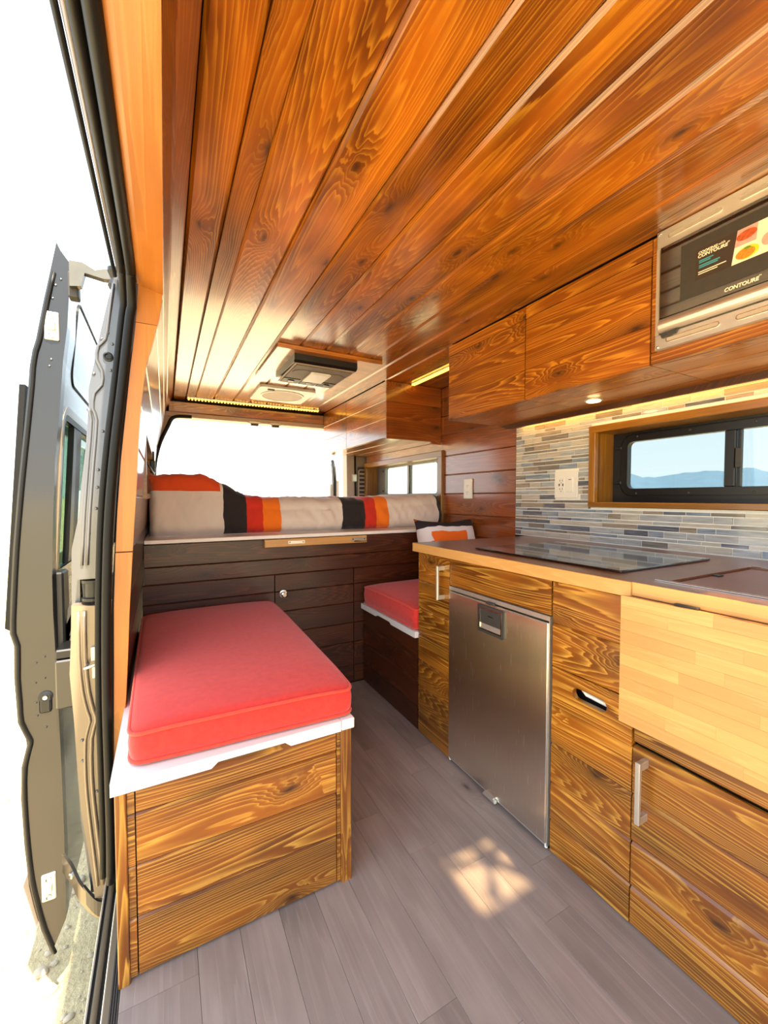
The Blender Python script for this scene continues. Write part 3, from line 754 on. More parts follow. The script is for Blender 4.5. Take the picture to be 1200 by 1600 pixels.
lv = box('vent_panel', (1.60, YR + 0.0, 0.95), (1.675, YR + 0.02, 1.34), 'darkgrey', rb, 0.006, 2)
for k in range(7): box('louvre', (1.612, YR - 0.012, 1.04 + k * 0.038), (1.672, YR + 0.004, 1.054 + k * 0.038), 'tan', lv, 0.003)
ring('vent_bezel', rrect(1.598, 1.69, 1.02, 1.315, 0.02), rrect(1.606, 1.682, 1.03, 1.307, 0.016), 1, YR - 0.014, YR + 0.002, 'tan', lv)
box('pillar_hinge', (1.535, YR - 0.012, 1.20), (1.585, YR + 0.03, 1.27), 'steel', rb, 0.006)
for x in (0.66, 0.83):
    box('door_catch', (x - 0.045, YR - 0.03, 1.655), (x + 0.045, YR + 0.02, 1.678), 'steel', rb, 0.004)
    box('catch_tongue', (x - 0.03, YR - 0.035, 1.640), (x + 0.03, YR + 0.0, 1.655), 'darkgrey', rb, 0.003)
# open rear door, edge on
rd = thing('rear_door', (1.42, 4.0, -0.1), 'open rear van door seen edge-on beyond the bed', 'van door')
def rdp(dx): return [(4.0, -0.05), (4.0, 1.22), (4.02, 1.36), (4.06, 1.43), (4.12, 1.455), (4.7, 1.455), (4.75, 1.30), (4.75, -0.05)]
prism('door_skin', rdp(0), 0, 1.56, 1.61, 'tan', rd)
prism('door_lining', [(y * 1.0 + 0.02, z - 0.02) for y, z in rdp(0)], 0, 1.515, 1.558, 'plate', rd)
tube('door_gasket', [(1.56, 3.99, 0.2), (1.56, 3.99, 1.22), (1.56, 4.01, 1.36), (1.56, 4.06, 1.44)], 0.016, 'rubber', rd)

# ================================================================== SLIDING DOOR (open, outside the van)
DO = [(-0.27, 1.807), (-0.287, 1.716), (-0.304, 1.628), (-0.324, 1.513), (-0.333, 1.479), (-0.34, 1.433), (-0.344, 1.381), (-0.355, 1.269), (-0.374, 1.083), (-0.39, 0.898), (-0.399, 0.75), (-0.403, 0.656), (-0.394, 0.617), (-0.396, 0.523), (-0.393, 0.446), (-0.391, 0.388), (-0.374, 0.336), (-0.372, 0.316), (-0.386, 0.252), (-0.389, 0.156), (-0.385, 0.018), (-0.378, -0.093), (-0.368, -0.168), (-0.351, -0.267), (-0.329, -0.349)]
DI = [(-0.26, 1.784), (-0.238, 1.753), (-0.243, 1.661), (-0.249, 1.565), (-0.261, 1.468), (-0.273, 1.315), (-0.287, 1.161), (-0.295, 1.008), (-0.302, 0.815), (-0.302, 0.699), (-0.298, 0.542), (-0.295, 0.383), (-0.292, 0.222), (-0.29, 0.02), (-0.29, -0.143), (-0.291, -0.256)]
sd = thing('sliding_door', (-0.33, 2.1, -0.35), 'open dark grey sliding van door standing outside the opening', 'van door')
YD = 1.55
prism('door_edge', DO + DI[::-1], 1, YD, YD + 0.045, 'paint', sd)
def zx(P, z):
    for (x0, z0), (x1, z1) in zip(P, P[1:]):
        if z1 <= z <= z0: return x0 + (x1 - x0) * (z - z0) / (z1 - z0)
    return P[-1][0]
def skin(P, z0, z1, n=14):
    return [(zx(P, z0 + (z1 - z0) * k / n), z0 + (z1 - z0) * k / n) for k in range(n + 1)]
def slab(bm, P, z0, z1, y0, y1, th):
    q = skin(P, z0, z1); add_prism(bm, q + [(x + th, z) for x, z in q[::-1]], 1, y0, y1)
WZ0, WZ1, WYA, WYB = 0.82, 1.30, 1.635, 2.55
bm = bmesh.new()
slab(bm, DO, -0.34, WZ0, YD + 0.04, 2.78, 0.008); slab(bm, DO, WZ1, 1.80, YD + 0.04, 2.78, 0.008)
slab(bm, DO, WZ0, WZ1, YD + 0.04, WYA, 0.008); slab(bm, DO, WZ0, WZ1, WYB, 2.78, 0.008)
meshobj('outer_skin', bm, 'paint', sd)
bm = bmesh.new()
slab(bm, DI, -0.25, WZ0, YD + 0.045, 2.76, -0.006); slab(bm, DI, WZ1, 1.75, YD + 0.045, 2.76, -0.006)
slab(bm, DI, WZ0, WZ1, YD + 0.045, WYA, -0.006); slab(bm, DI, WZ0, WZ1, WYB, 2.76, -0.006)
meshobj('inner_panel', bm, 'silver', sd)
def slopeframe(name, y0, y1, z0, z1, r, wdt, dx0, dx1, mat, P=DI):
    o_ = rrect(y0, y1, z0, z1, r); i_ = rrect(y0 + wdt, y1 - wdt, z0 + wdt, z1 - wdt, max(r - wdt, 0.004))
    bm = bmesh.new(); add_ring(bm, o_, i_, 0, dx0, dx1)
    for v in bm.verts: v.co.x += zx(P, v.co.z)
    return meshobj(name, bm, mat, sd)
slopeframe('window_rubber', WYA - 0.012, WYB + 0.012, WZ0 - 0.02, WZ1 + 0.02, 0.05, 0.020, -0.02, 0.0, 'black')
slopeframe('window_trim', WYA - 0.032, WYB + 0.032, WZ0 - 0.045, WZ1 + 0.045, 0.07, 0.022, -0.005, 0.0008, 'jambp')
bm = bmesh.new(); q = skin(DI, WZ0, WZ1)
add_prism(bm, [(x - 0.02, z) for x, z in q] + [(x - 0.024, z) for x, z in q[::-1]], 1, WYA, WYB)
meshobj('window_pane', bm, 'greenglass', sd)
slopeframe('window_bar', 1.80, 1.94, WZ0 - 0.01, WZ1 + 0.01, 0.004, 0.0695, -0.02, -0.002, 'black')
slopeframe('pressed_outline', 1.68, 2.5, 1.42, 1.70, 0.05, 0.006, -0.002, 0.003, 'rubber')
for nm, x, z in (('upper', -0.286, 1.558), ('lower', -0.330, -0.135)):
    st = box('striker_plate', (x - 0.018, YD - 0.006, z - 0.042), (x + 0.018, YD + 0.002, z + 0.042), 'steel', sd, 0.004, 2)
    for dz in (-0.028, 0.028): disc('screw', (x, YD - 0.006, z + dz), (0, -1, 0), [(0.008, 0), (0.007, 0.004), (0.003, 0.003)], 'chrome', st, 12)
    box('plate_boss', (x - 0.012, YD - 0.013, z - 0.014), (x + 0.010, YD - 0.004, z + 0.014), 'steel', st, 0.004, 2)
lk = disc('door_lock', (-0.325, YD + 0.002, 0.452), (0, -1, 0), [(0.018, 0), (0.018, 0.005), (0.012, 0.007)], 'black', sd, 16)
box('lock_slot', (-0.340, YD - 0.006, 0.405), (-0.310, YD + 0.002, 0.448), 'black', lk, 0.006, 2)
disc('lock_pin', (-0.325, YD - 0.004, 0.452), (0, -1, 0), [(0.007, 0), (0.006, 0.006)], 'chrome', lk, 10)
bm = bmesh.new()
for x, z in ((-0.275, 1.68), (-0.283, 1.64), (-0.29, 1.46), (-0.295, 1.44), (-0.262, 1.70), (-0.345, 0.56), (-0.325, 0.575), (-0.348, 0.50), (-0.326, 0.51), (-0.348, 0.44), (-0.346, 0.40), (-0.326, 0.36)):
    add_disc(bm, (x, YD + 0.001, z), (0, -1, 0), [(0.0045, 0), (0.0035, 0.002), (0.001, 0.003)], 8)
tag(meshobj('weld_spots', bm, 'paint', sd), kind='stuff')
tube('edge_bead', sub([(x + 0.010, YD - 0.003, z) for x, z in DO[1:]], 2), 0.005, 'rubber', sd, 8)
prism('rubbing_strip', [(-0.415, 0.67), (-0.400, 0.66), (-0.352, 1.38), (-0.366, 1.38)], 1, YD + 0.006, YD + 0.05, 'rubber', sd)
prism('skirt_strip', [(-0.404, -0.12), (-0.388, -0.10), (-0.36, -0.24), (-0.37, -0.27)], 1, YD - 0.01, 2.7, 'tan', sd)
# hinge arms
ar = prism('upper_arm', [(-0.232, 1.735), (-0.20, 1.737), (-0.17, 1.722), (-0.12, 1.742), (-0.105, 1.736), (-0.105, 1.708), (-0.15, 1.702), (-0.195, 1.708), (-0.205, 1.668), (-0.232, 1.662)], 1, 1.49, 1.515, 'armm', sd)
disc('arm_roller', (-0.118, 1.45, 1.69), (0, 0, 1), [(0.014, -0.03), (0.018, -0.02), (0.010, 0.0), (0.018, 0.02), (0.018, 0.03)], 'black', ar, 16)
box('arm_bracket', (-0.240, 1.51, 1.64), (-0.214, 1.55, 1.715), 'darkgrey', ar, 0.005, 2)
def ribbon(name, pts, h, th, mat, parent):
    bm = bmesh.new(); P = sub(pts, 5); rs = []
    for i, p in enumerate(P):
        t_ = (P[min(i + 1, len(P) - 1)] - P[max(i - 1, 0)]); nrm = Vector((t_.y, -t_.x, 0)).normalized() * th / 2
        rs.append([p - nrm, p + nrm, p + nrm + Vector((0, 0, h)), p - nrm + Vector((0, 0, h))])
    loft(bm, rs); return meshobj(name, bm, mat, parent)
la = ribbon('lower_arm', [(-0.300, 1.56, -0.10), (-0.268, 1.52, -0.125), (-0.235, 1.46, -0.15), (-0.19, 1.415, -0.175), (-0.150, 1.405, -0.185)], 0.055, 0.008, 'armm', sd)
ribbon('arm_cup', [(-0.228, 1.450, -0.138), (-0.19, 1.409, -0.165), (-0.150, 1.399, -0.175)], 0.045, 0.006, 'black', la)
disc('arm_bolt', (-0.262, 1.505, -0.09), (-0.8, -0.6, 0), [(0.010, 0), (0.009, 0.008), (0.003, 0.009)], 'chrome', la, 12)
box('centre_arm_cover', (-0.292, 1.50, 0.425), (-0.225, 1.56, 0.57), 'paint', sd, 0.004)
box('cover_side', (-0.292, 1.505, 0.572), (-0.215, 1.60, 0.60), 'black', sd, 0.004)
hd = prism('inner_handle', [(-0.30, 0.56), (-0.285, 0.56), (-0.275, 0.70), (-0.245, 0.78), (-0.215, 0.80), (-0.212, 0.755), (-0.245, 0.735), (-0.255, 0.65), (-0.26, 0.62), (-0.30, 0.60)], 1, 1.60, 1.63, 'darkgrey', sd)
box('handle_mount', (-0.302, 1.58, 0.56), (-0.28, 1.66, 0.82), 'black', sd, 0.005)

# ================================================================== CUSHIONS / BENCHES
def cushion(name, cs, z0, z1, bulge, label, cat, group, r=0.035):
    t = thing(name, (sum(c[0] for c in cs) / 4, sum(c[1] for c in cs) / 4, z0), label, cat, group)
    P = rpoly(cs, r); c = sum(P, Vector((0, 0))) / len(P)
    xl, xh = min(p.x for p in P), max(p.x for p in P); yl, yh = min(p.y for p in P), max(p.y for p in P)
    def rg(s, z, dd=0.0, lift=0.0, puff=0.0):
        out = []
        for p in P:
            d = (p - c); q = c + d * s + d.normalized() * dd
            u = max(-1, min(1, 2 * (q.x - xl) / (xh - xl) - 1)); v = max(-1, min(1, 2 * (q.y - yl) / (yh - yl) - 1))
            ed = max(1 - u * u, 1 - v * v) if False else (1 - u ** 4) + (1 - v ** 4)
            wv = 0.0015 * noise.noise(Vector((q.x * 9, q.y * 9, z * 8)))
            out.append(Vector((q.x, q.y, z + wv + lift * min(1.0, ed) + puff * ((1 - u ** 4) * (1 - v ** 4)) ** 0.75)))
        return out
    bm = bmesh.new(); h_ = z1 - z0; LF = 0.009
    rings = [rg(0.96, z0), rg(1.0, z0 + 0.006, -0.002), rg(1.0, z0 + h_ * .3, 0.004, LF * .3), rg(1.0, z0 + h_ * .6, 0.006, LF * .6), rg(1.0, z1 - 0.006, 0.001, LF), rg(0.985, z1, 0, LF, bulge)]
    for k in range(1, 25): rings.append(rg(0.985 * (1 - k / 24.5), z1, 0, LF, bulge))
    loft(bm, rings)
    meshobj('cushion_cover', bm, 'coral', t, smooth=True)
    for nm, z, lf in (('piping', z1 - 0.002, LF), ('piping', z0 + 0.006, 0.0)):
        lp = rg(1.0, z, 0.001, lf); lp.append(lp[0])
        bm = bmesh.new(); add_tube(bm, lp, 0.0042, 8, cap=False); meshobj(nm, bm, 'piping', t, smooth=True)
    return t
# near bench on the door side
BX0, BX1, BY0, BY1 = -0.104, 0.440, 1.01, 2.095
bn = thing('storage_bench', ((BX0 + BX1) / 2, 1.5, 0.0), 'pine plank storage bench with white lid beside the sliding door', 'bench', 'storage benches')
box('carcass', (BX0 + 0.02, BY0 + 0.016, 0.0), (BX1 - 0.02, BY1, 0.424), 'gap', bn)
rows = [0.004, 0.135, 0.252, 0.368, 0.426]
for a, b in zip(rows, rows[1:]):
    plank(bn, ((-0.0655 + 0.395) / 2, BY0 + 0.002, (a + b) / 2), (1, 0, 0), (0, 0, 1), 0.395 + 0.0655, b - a - 0.001, 0.014, 'pine', ch=0.004)
    plank(bn, (-0.0748, BY0 + 0.002, (a + b) / 2), (1, 0, 0), (0, 0, 1), 0.0135, b - a - 0.001, 0.014, 'pine', ch=0.003)
    plank(bn, (0.4025, BY0 + 0.002, (a + b) / 2), (1, 0, 0), (0, 0, 1), 0.010, b - a - 0.001, 0.014, 'pine', ch=0.002)
    plank(bn, (BX1 - 0.002, (BY0 + 0.03 + BY1) / 2, (a + b) / 2), (0, 1, 0), (0, 0, 1), BY1 - BY0 - 0.03, b - a - 0.001, 0.014, 'pine', ch=0.004)
plank(bn, (-0.093, BY0 - 0.004, 0.213), (0, 0, 1), (-1, 0, 0), 0.426, 0.0215, 0.03, 'pine', ch=0.002, name='stile')
plank(bn, (0.4235, BY0 - 0.002, 0.213), (0, 0, 1), (-1, 0, 0), 0.426, 0.030, 0.03, 'pine', ch=0.002, name='stile')
# lid with finger notch
bm = bmesh.new(); zl0, zl1 = 0.428, 0.456
xa, xb = -0.110, 0.405
front = [(xa, zl0), (0.085, zl0), (0.10, zl0 + 0.012), (0.255, zl0 + 0.012), (0.27, zl0), (xb, zl0), (xb, zl1), (xa, zl1)]
add_prism(bm, front, 1, BY0 - 0.012, BY0 + 0.02); add_box(bm, (xa, BY0 + 0.02, zl0), (xb, BY1, zl1))
meshobj('lid', bm, 'white', bn)
box('lid_edge', (xb + 0.002, BY0 - 0.012, zl0), (BX1 + 0.004, BY1, zl1), 'white', bn, 0.002)
cushion('bench_cushion', [(-0.078, 1.035), (0.447, 1.012), (0.470, 2.085), (-0.092, 2.085)], 0.4585, 0.526, 0.022, 'large coral red seat cushion with piping on the bench by the sliding door', 'cushion', 'coral bench cushions')
# far bench on the kitchen side
b2 = thing('storage_bench', (1.35, 1.82, 0.0), 'pine plank storage bench with white lid tucked behind the kitchen cabinet', 'bench', 'storage benches')
box('carcass', (1.01, 1.535, 0.0), (1.66, 2.095, 0.422), 'gap', b2)
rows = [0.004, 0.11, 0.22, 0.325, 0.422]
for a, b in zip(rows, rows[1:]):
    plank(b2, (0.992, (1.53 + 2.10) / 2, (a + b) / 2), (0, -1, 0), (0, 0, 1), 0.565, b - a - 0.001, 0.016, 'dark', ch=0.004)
bm = bmesh.new()
fr2 = [(1.528, 0.424), (1.75, 0.424), (1.765, 0.434), (1.90, 0.434), (1.915, 0.424), (2.098, 0.424), (2.098, 0.452), (1.528, 0.452)]
add_prism(bm, fr2, 0, 0.975, 1.01); add_box(bm, (1.01, 1.528, 0.424), (1.67, 2.098, 0.452))
meshobj('lid', bm, 'white', b2)
cushion('bench_cushion', [(0.985, 1.535), (1.66, 1.535), (1.66, 2.09), (0.985, 2.09)], 0.4545, 0.545, 0.02, 'smaller coral red seat cushion on the bench behind the kitchen cabinet', 'cushion', 'coral bench cushions')

# ================================================================== BED
bd = thing('bed_platform', (0.78, 2.6, 0.0), 'raised bed platform with shade-darkened pine plank front and white top', 'bed frame')
box('carcass', (-0.08, 2.125, 0.0), (1.66, 3.42, 0.838), 'gap', bd)
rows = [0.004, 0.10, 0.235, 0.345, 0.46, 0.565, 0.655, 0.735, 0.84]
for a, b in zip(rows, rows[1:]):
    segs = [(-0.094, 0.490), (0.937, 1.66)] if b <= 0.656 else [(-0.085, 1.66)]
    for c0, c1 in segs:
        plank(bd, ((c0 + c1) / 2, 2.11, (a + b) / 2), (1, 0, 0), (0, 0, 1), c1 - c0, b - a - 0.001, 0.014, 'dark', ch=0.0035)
bm = bmesh.new(); add_box(bm, (0.494, 2.118, 0.006), (0.933, 2.126, 0.652))
dr = meshobj('door', bm, 'gap', bd)
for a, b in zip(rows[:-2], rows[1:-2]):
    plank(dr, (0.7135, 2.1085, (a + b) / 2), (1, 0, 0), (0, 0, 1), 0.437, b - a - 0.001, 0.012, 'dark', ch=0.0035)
kb = disc('knob', (0.535, 2.106, 0.553), (0, -1, 0), [(0.020, -0.002), (0.020, 0.004), (0.010, 0.006), (0.010, 0.016), (0.016, 0.020), (0.016, 0.028), (0.010, 0.031)], 'chrome', dr, 20)
# platform board, hung table leaf with hardware
box('platform_top', (-0.084, 2.098, 0.842), (1.668, 3.43, 0.860), 'white', bd, 0.002)
lf = bmesh.new(); add_box(lf, (0.438, 2.082, 0.800), (1.005, 2.1075, 0.839), 0.002)
leaf = meshobj('folding_leaf', lf, 'block', bd)
for x in (0.60, 0.955):
    hp = box('hinge_plate', (x - 0.045, 2.079, 0.812), (x + 0.045, 2.083, 0.830), 'steel', leaf, 0.001)
    for dx in (-0.035, 0.035): disc('screw', (x + dx, 2.079, 0.821), (0, -1, 0), [(0.004, 0), (0.002, 0.002)], 'chrome', hp, 8)
box('hinge_barrel', (0.925, 2.076, 0.806), (1.0, 2.082, 0.813), 'chrome', leaf, 0.002)

# mattress with striped duvet
TZ = [(-0.09, 1.150), (-0.05, 1.168), (0.05, 1.178), (0.17, 1.168), (0.264, 1.132), (0.33, 1.095), (0.40, 1.062), (0.56, 1.050), (0.93, 1.050), (1.25, 1.058), (1.55, 1.072), (1.64, 1.066), (1.672, 1.02)]
def topz(x):
    for (a, za), (b, zb) in zip(TZ, TZ[1:]):
        if a <= x <= b:
            t = (x - a) / (b - a); t = t * t * (3 - 2 * t) if False else t
            return za + (zb - za) * t
    return TZ[-1][1]
DOX = (0.79, 2.86, 0.861)
def duvetmat():
    m, t, b, o = newmat('striped_duvet')
    sp = t.n('ShaderNodeSeparateXYZ'); t.put(sp.inputs[0], t.n('ShaderNodeTexCoord').outputs['Object'])
    x = t.m('ADD', sp.outputs[0], DOX[0]); z = t.m('ADD', sp.outputs[2], DOX[2])
    n = t.noise(t.xyz(t.m('MULTIPLY', x, 3), t.m('MULTIPLY', sp.outputs[1], 5), t.m('MULTIPLY', z, 12)), 1.0, 2)
    xx = t.m('ADD', x, t.m('MULTIPLY', t.m('SUBTRACT', n, 0.5), 0.02))
    cr_, dk, rd_, og = lin((222, 208, 200)), lin((36, 28, 30)), lin((206, 44, 22)), lin((240, 118, 14))
    f = t.m('DIVIDE', t.m('ADD', xx, 0.2), 2.0)
    P = lambda v: (v + 0.2) / 2.0
    base = t.ramp(f, [(0.0, cr_), (P(0.264), dk), (P(0.385), rd_), (P(0.469), og), (P(0.563), cr_), (P(0.926), dk), (P(1.078), rd_), (P(1.153), og), (P(1.244), cr_), (P(1.625), dk)], 'CONSTANT')
    band = t.ramp(f, [(0.0, rd_), (P(0.02), lin((214, 70, 16))), (P(0.264), dk)], 'CONSTANT')
    on = t.m('MULTIPLY', t.m('GREATER_THAN', z, t.m('ADD', 1.085, t.m('MULTIPLY', t.m('SUBTRACT', n, 0.5), 0.03))), t.m('LESS_THAN', xx, 0.255))
    col = t.mix(on, base, lin((222, 76, 22)))
    t.put(b.inputs['Base Color'], col); b.inputs['Roughness'].default_value = 0.9; b.inputs['Sheen Weight'].default_value = 0.2
    return m
M['duvet'] = duvetmat()
bm = bmesh.new(); NX = 150; prof_n = 34; grid = []
for i in range(NX + 1):
    x = -0.066 + (1.672 + 0.066) * i / NX; zt = topz(x); row = []
    edge = min(1.0, min(x + 0.066, 1.672 - x) / 0.03)
    for j in range(prof_n + 1):
        t_ = j / prof_n
        if t_ < 0.45:      # front face
            u = t_ / 0.45; z = 0.861 + (zt - 0.05 - 0.861) * u; y = 2.275 - 0.02 * math.sin(math.pi * min(1, u * 1.1))
            if u < 0.12: y += 0.02 * (1 - u / 0.12)
        elif t_ < 0.6:     # rounded shoulder
            a = (t_ - 0.45) / 0.15 * math.pi / 2; z = zt - 0.05 + 0.05 * math.sin(a); y = 2.275 + 0.07 * (1 - math.cos(a))
        else:
            u = (t_ - 0.6) / 0.4; y = 2.345 + (3.42 - 2.345) * u
            z = zt + (1.055 - zt) * min(1, max(0, (y - 2.75) / 0.35)) - (0.12 * max(0, (u - 0.93) / 0.07) ** 2)
        wr_ = 0.012 * noise.noise(Vector((x * 9, y * 3, z * 3))) + 0.011 * noise.noise(Vector((x * 26 + z * 14, y * 8, z * 7))) + 0.006 * noise.noise(Vector((x * 60 - z * 30, 3, z * 10)))
        y += wr_ if t_ < 0.55 else 0; z += wr_ * 0.9 if t_ > 0.4 else 0
        yb = 2.275 + (1 - edge) ** 2 * 0.05 if t_ < 0.5 else 0
        row.append(bm.verts.new((x, y + (yb - 2.275 if t_ < 0.5 else 0), max(z, 0.861))))
    grid.append(row)
for a, b in zip(grid, grid[1:]):
    for j in range(prof_n): bm.faces.new((a[j], b[j], b[j + 1], a[j + 1]))
for row in (grid[0], grid[-1]):
    bm.faces.new([bm.verts.new((row[0].co.x, 3.42, 0.861))] + row[::1])
bmesh.ops.remove_doubles(bm, verts=bm.verts, dist=1e-5)
mt = meshobj('mattress', bm, 'duvet', None, origin=DOX, smooth=True)
tag(mt, 'mattress under a cream, black, red and orange striped duvet on the platform', 'bedding')

# pillow leaning behind the kitchen counter
def pillowmat():
    m, t, b, o = newmat('striped_pillowcase')
    sp = t.n('ShaderNodeSeparateXYZ'); t.put(sp.inputs[0], t.n('ShaderNodeTexCoord').outputs['Object'])
    n = t.noise(t.n('ShaderNodeTexCoord').outputs['Object'], 9, 2)
    u = t.m('ADD', sp.outputs[0], t.m('MULTIPLY', t.m('SUBTRACT', n, 0.5), 0.05)); v = t.m('ADD', sp.outputs[1], t.m('MULTIPLY', t.m('SUBTRACT', n, 0.5), 0.03))
    wh, dk, og, rd_ = lin((232, 226, 232)), lin((40, 34, 42)), lin((240, 110, 26)), lin((206, 54, 34))
    c1 = t.ramp(t.m('MULTIPLY_ADD', v, 2.0, 0.5), [(0.0, wh), (0.30, og), (0.44, rd_), (0.54, wh), (0.72, dk), (0.825, og)], 'CONSTANT')
    mid = t.m('LESS_THAN', t.m('ABSOLUTE', t.m('ADD', u, 0.02)), 0.115)
    hi = t.m('MULTIPLY', t.m('GREATER_THAN', v, -0.02), t.m('LESS_THAN', v, 0.08))
    t.put(b.inputs['Base Color'], t.mix(t.m('MULTIPLY', mid, hi), c1, og)); b.inputs['Roughness'].default_value = 0.9
    return m
M['pillow'] = pillowmat()
bm = bmesh.new(); n = 26; W2, H2 = 0.2, 0.178
gs = {}
for s in (1, -1):
    for i in range(n + 1):
        for j in range(n + 1):
            u, v = -1 + 2 * i / n, -1 + 2 * j / n
            if s == -1 and (i in (0, n) or j in (0, n)): gs[s, i, j] = gs[1, i, j]; continue
            th = 0.075 * ((1 - u ** 4) * (1 - v ** 4)) ** 0.6
            px = u * W2 * (1 - 0.07 * (1 - v * v) * abs(u) ** 3); py = v * H2 * (1 - 0.16 * (1 - u * u) * abs(v) ** 3)
            wv = 0.008 * noise.noise(Vector((u * 4, v * 4, s)))
            gs[s, i, j] = bm.verts.new((px, py, s * th + (wv if th > 0.01 else 0)))
for s in (1, -1):
    for i in range(n):
        for j in range(n):
            q = [gs[s, i, j], gs[s, i + 1, j], gs[s, i + 1, j + 1], gs[s, i, j + 1]]; bm.faces.new(q if s == 1 else q[::-1])
me = bpy.data.meshes.new('pillow'); bmesh.ops.recalc_face_normals(bm, faces=bm.faces); bm.to_mesh(me); bm.free(); me.materials.append(M['pillow'])
for p in me.polygons: p.use_smooth = True
po = bpy.data.objects.new('pillow', me)
link(po, None, Matrix.Translation((1.472, 1.945, 0.760)) @ Matrix.Rotation(math.radians(-5), 4, 'Z') @ Matrix.Rotation(math.radians(70), 4, 'X') )
tag(po, 'striped pillow in orange, black and white leaning behind the countertop', 'pillow')

# ================================================================== KITCHEN BASE UNITS
XK = 0.990
def fplank(parent, y0, y1, z0, z1, mat='pine', x=XK, ch=0.0045, th=0.016, name='plank'):
    return plank(parent, (x, (y0 + y1) / 2, (z0 + z1) / 2), (0, -1, 0), (0, 0, 1), y1 - y0, z1 - z0 - 0.001, th, mat, ch=ch, name=name)
def doorback(parent, y0, y1, z0, z1, name='door'):
    return box(name, (XK + 0.012, y0 + 0.001, z0 + 0.001), (XK + 0.022, y1 - 0.001, z1 - 0.001), 'gap', parent)
def bar_handle(parent, y, z0, z1, x=XK, w=0.013):
    h = box('handle', (x - 0.036, y - w / 2, z0), (x - 0.026, y + w / 2, z1), 'steel', parent, 0.002)
    for z in (z0 + 0.010, z1 - 0.010): box('handle_post', (x - 0.030, y - w / 2, z - 0.009), (x + 0.001, y + w / 2, z + 0.009), 'steel', h, 0.001)
    return h
RK = [0.002, 0.10, 0.212, 0.330, 0.445, 0.560, 0.685, 0.812]
# narrow cupboard at the far end
k1 = thing('base_cabinet', (1.33, 1.41, 0.0), 'narrow stained plank cupboard with steel bar handle at the far end of the counter', 'cabinet', 'kitchen base cabinets')
box('carcass', (XK + 0.023, 1.302, 0.0), (1.665, 1.522, 0.813), 'gap', k1)
plank(k1, (1.33, 1.524, 0.406), (0, 0, 1), (1, 0, 0), 0.81, 0.66, 0.01, 'dark', ch=0.001, name='side_panel')
d1 = doorback(k1, 1.299, 1.522, 0.002, 0.812)
for a, b in zip(RK, RK[1:]): fplank(d1, 1.299, 1.522, a, b)
bar_handle(d1, 1.338, 0.640, 0.778)
# fridge
fg = thing('fridge', (1.30, 1.055, 0.0), 'brushed stainless compact fridge under the counter', 'fridge')
FY0, FY1 = 0.815, 1.294
box('fridge_body', (1.02, FY0 + 0.004, 0.012), (1.66, FY1 - 0.004, 0.699), 'darkgrey', fg)
fd = box('door', (0.982, FY0 + 0.003, 0.020), (1.018, FY1 - 0.002, 0.684), 'brushed', fg, 0.003, 2)
ring('fridge_frame', [(FY0, 0.012), (FY1, 0.012), (FY1, 0.703), (FY0, 0.703)], [(FY0 + 0.0025, 0.018), (FY1 - 0.0015, 0.018), (FY1 - 0.0015, 0.689), (FY0 + 0.0025, 0.689)], 0, 0.986, 1.02, 'steel', fg)
hp = ring('handle_pocket', rrect(0.990, 1.118, 0.580, 0.675, 0.006), rrect(0.999, 1.109, 0.590, 0.667, 0.004), 0, 0.976, 0.984, 'darkgrey', fd)
ring('pocket_rim', rrect(0.9985, 1.1095, 0.5895, 0.6675, 0.004), rrect(1.003, 1.105, 0.594, 0.663, 0.003), 0, 0.975, 0.983, 'chrome', hp)
box('pocket_flap', (0.977, 1.003, 0.612), (0.9815, 1.105, 0.664), 'darkgrey', hp)
prism('pocket_scoop', [(0.978, 0.594), (0.9815, 0.594), (0.9815, 0.613), (0.9795, 0.611)], 1, 1.003, 1.105, 'steel', hp)
box('maker_mark', (0.9765, 1.040, 0.640), (0.977, 1.066, 0.643), 'black', hp)
box('top_catch', (0.974, 1.035, 0.683), (0.985, 1.075, 0.692), 'darkgrey', fd, 0.002)
prism('bottom_catch', [(1.02, 0.008), (1.08, 0.008), (1.072, 0.022), (1.028, 0.022)], 0, 0.972, 0.984, 'steel', fd)
for y in (FY0 + 0.006, FY1 - 0.006): disc('hinge_pin', (0.990, y, 0.006), (0, 0, 1), [(0.005, 0), (0.005, 0.014)], 'plate', fg, 10)
# drawer front above the fridge
k2 = thing('drawer_unit', (1.30, 1.055, 0.704), 'single dark plank drawer front above the fridge', 'drawer')
box('carcass', (XK + 0.018, FY0, 0.706), (1.66, FY1, 0.812), 'gap', k2)
fplank(k2, FY0 - 0.0005, FY1 + 0.001, 0.7055, 0.812, ch=0.002, name='drawer_front')
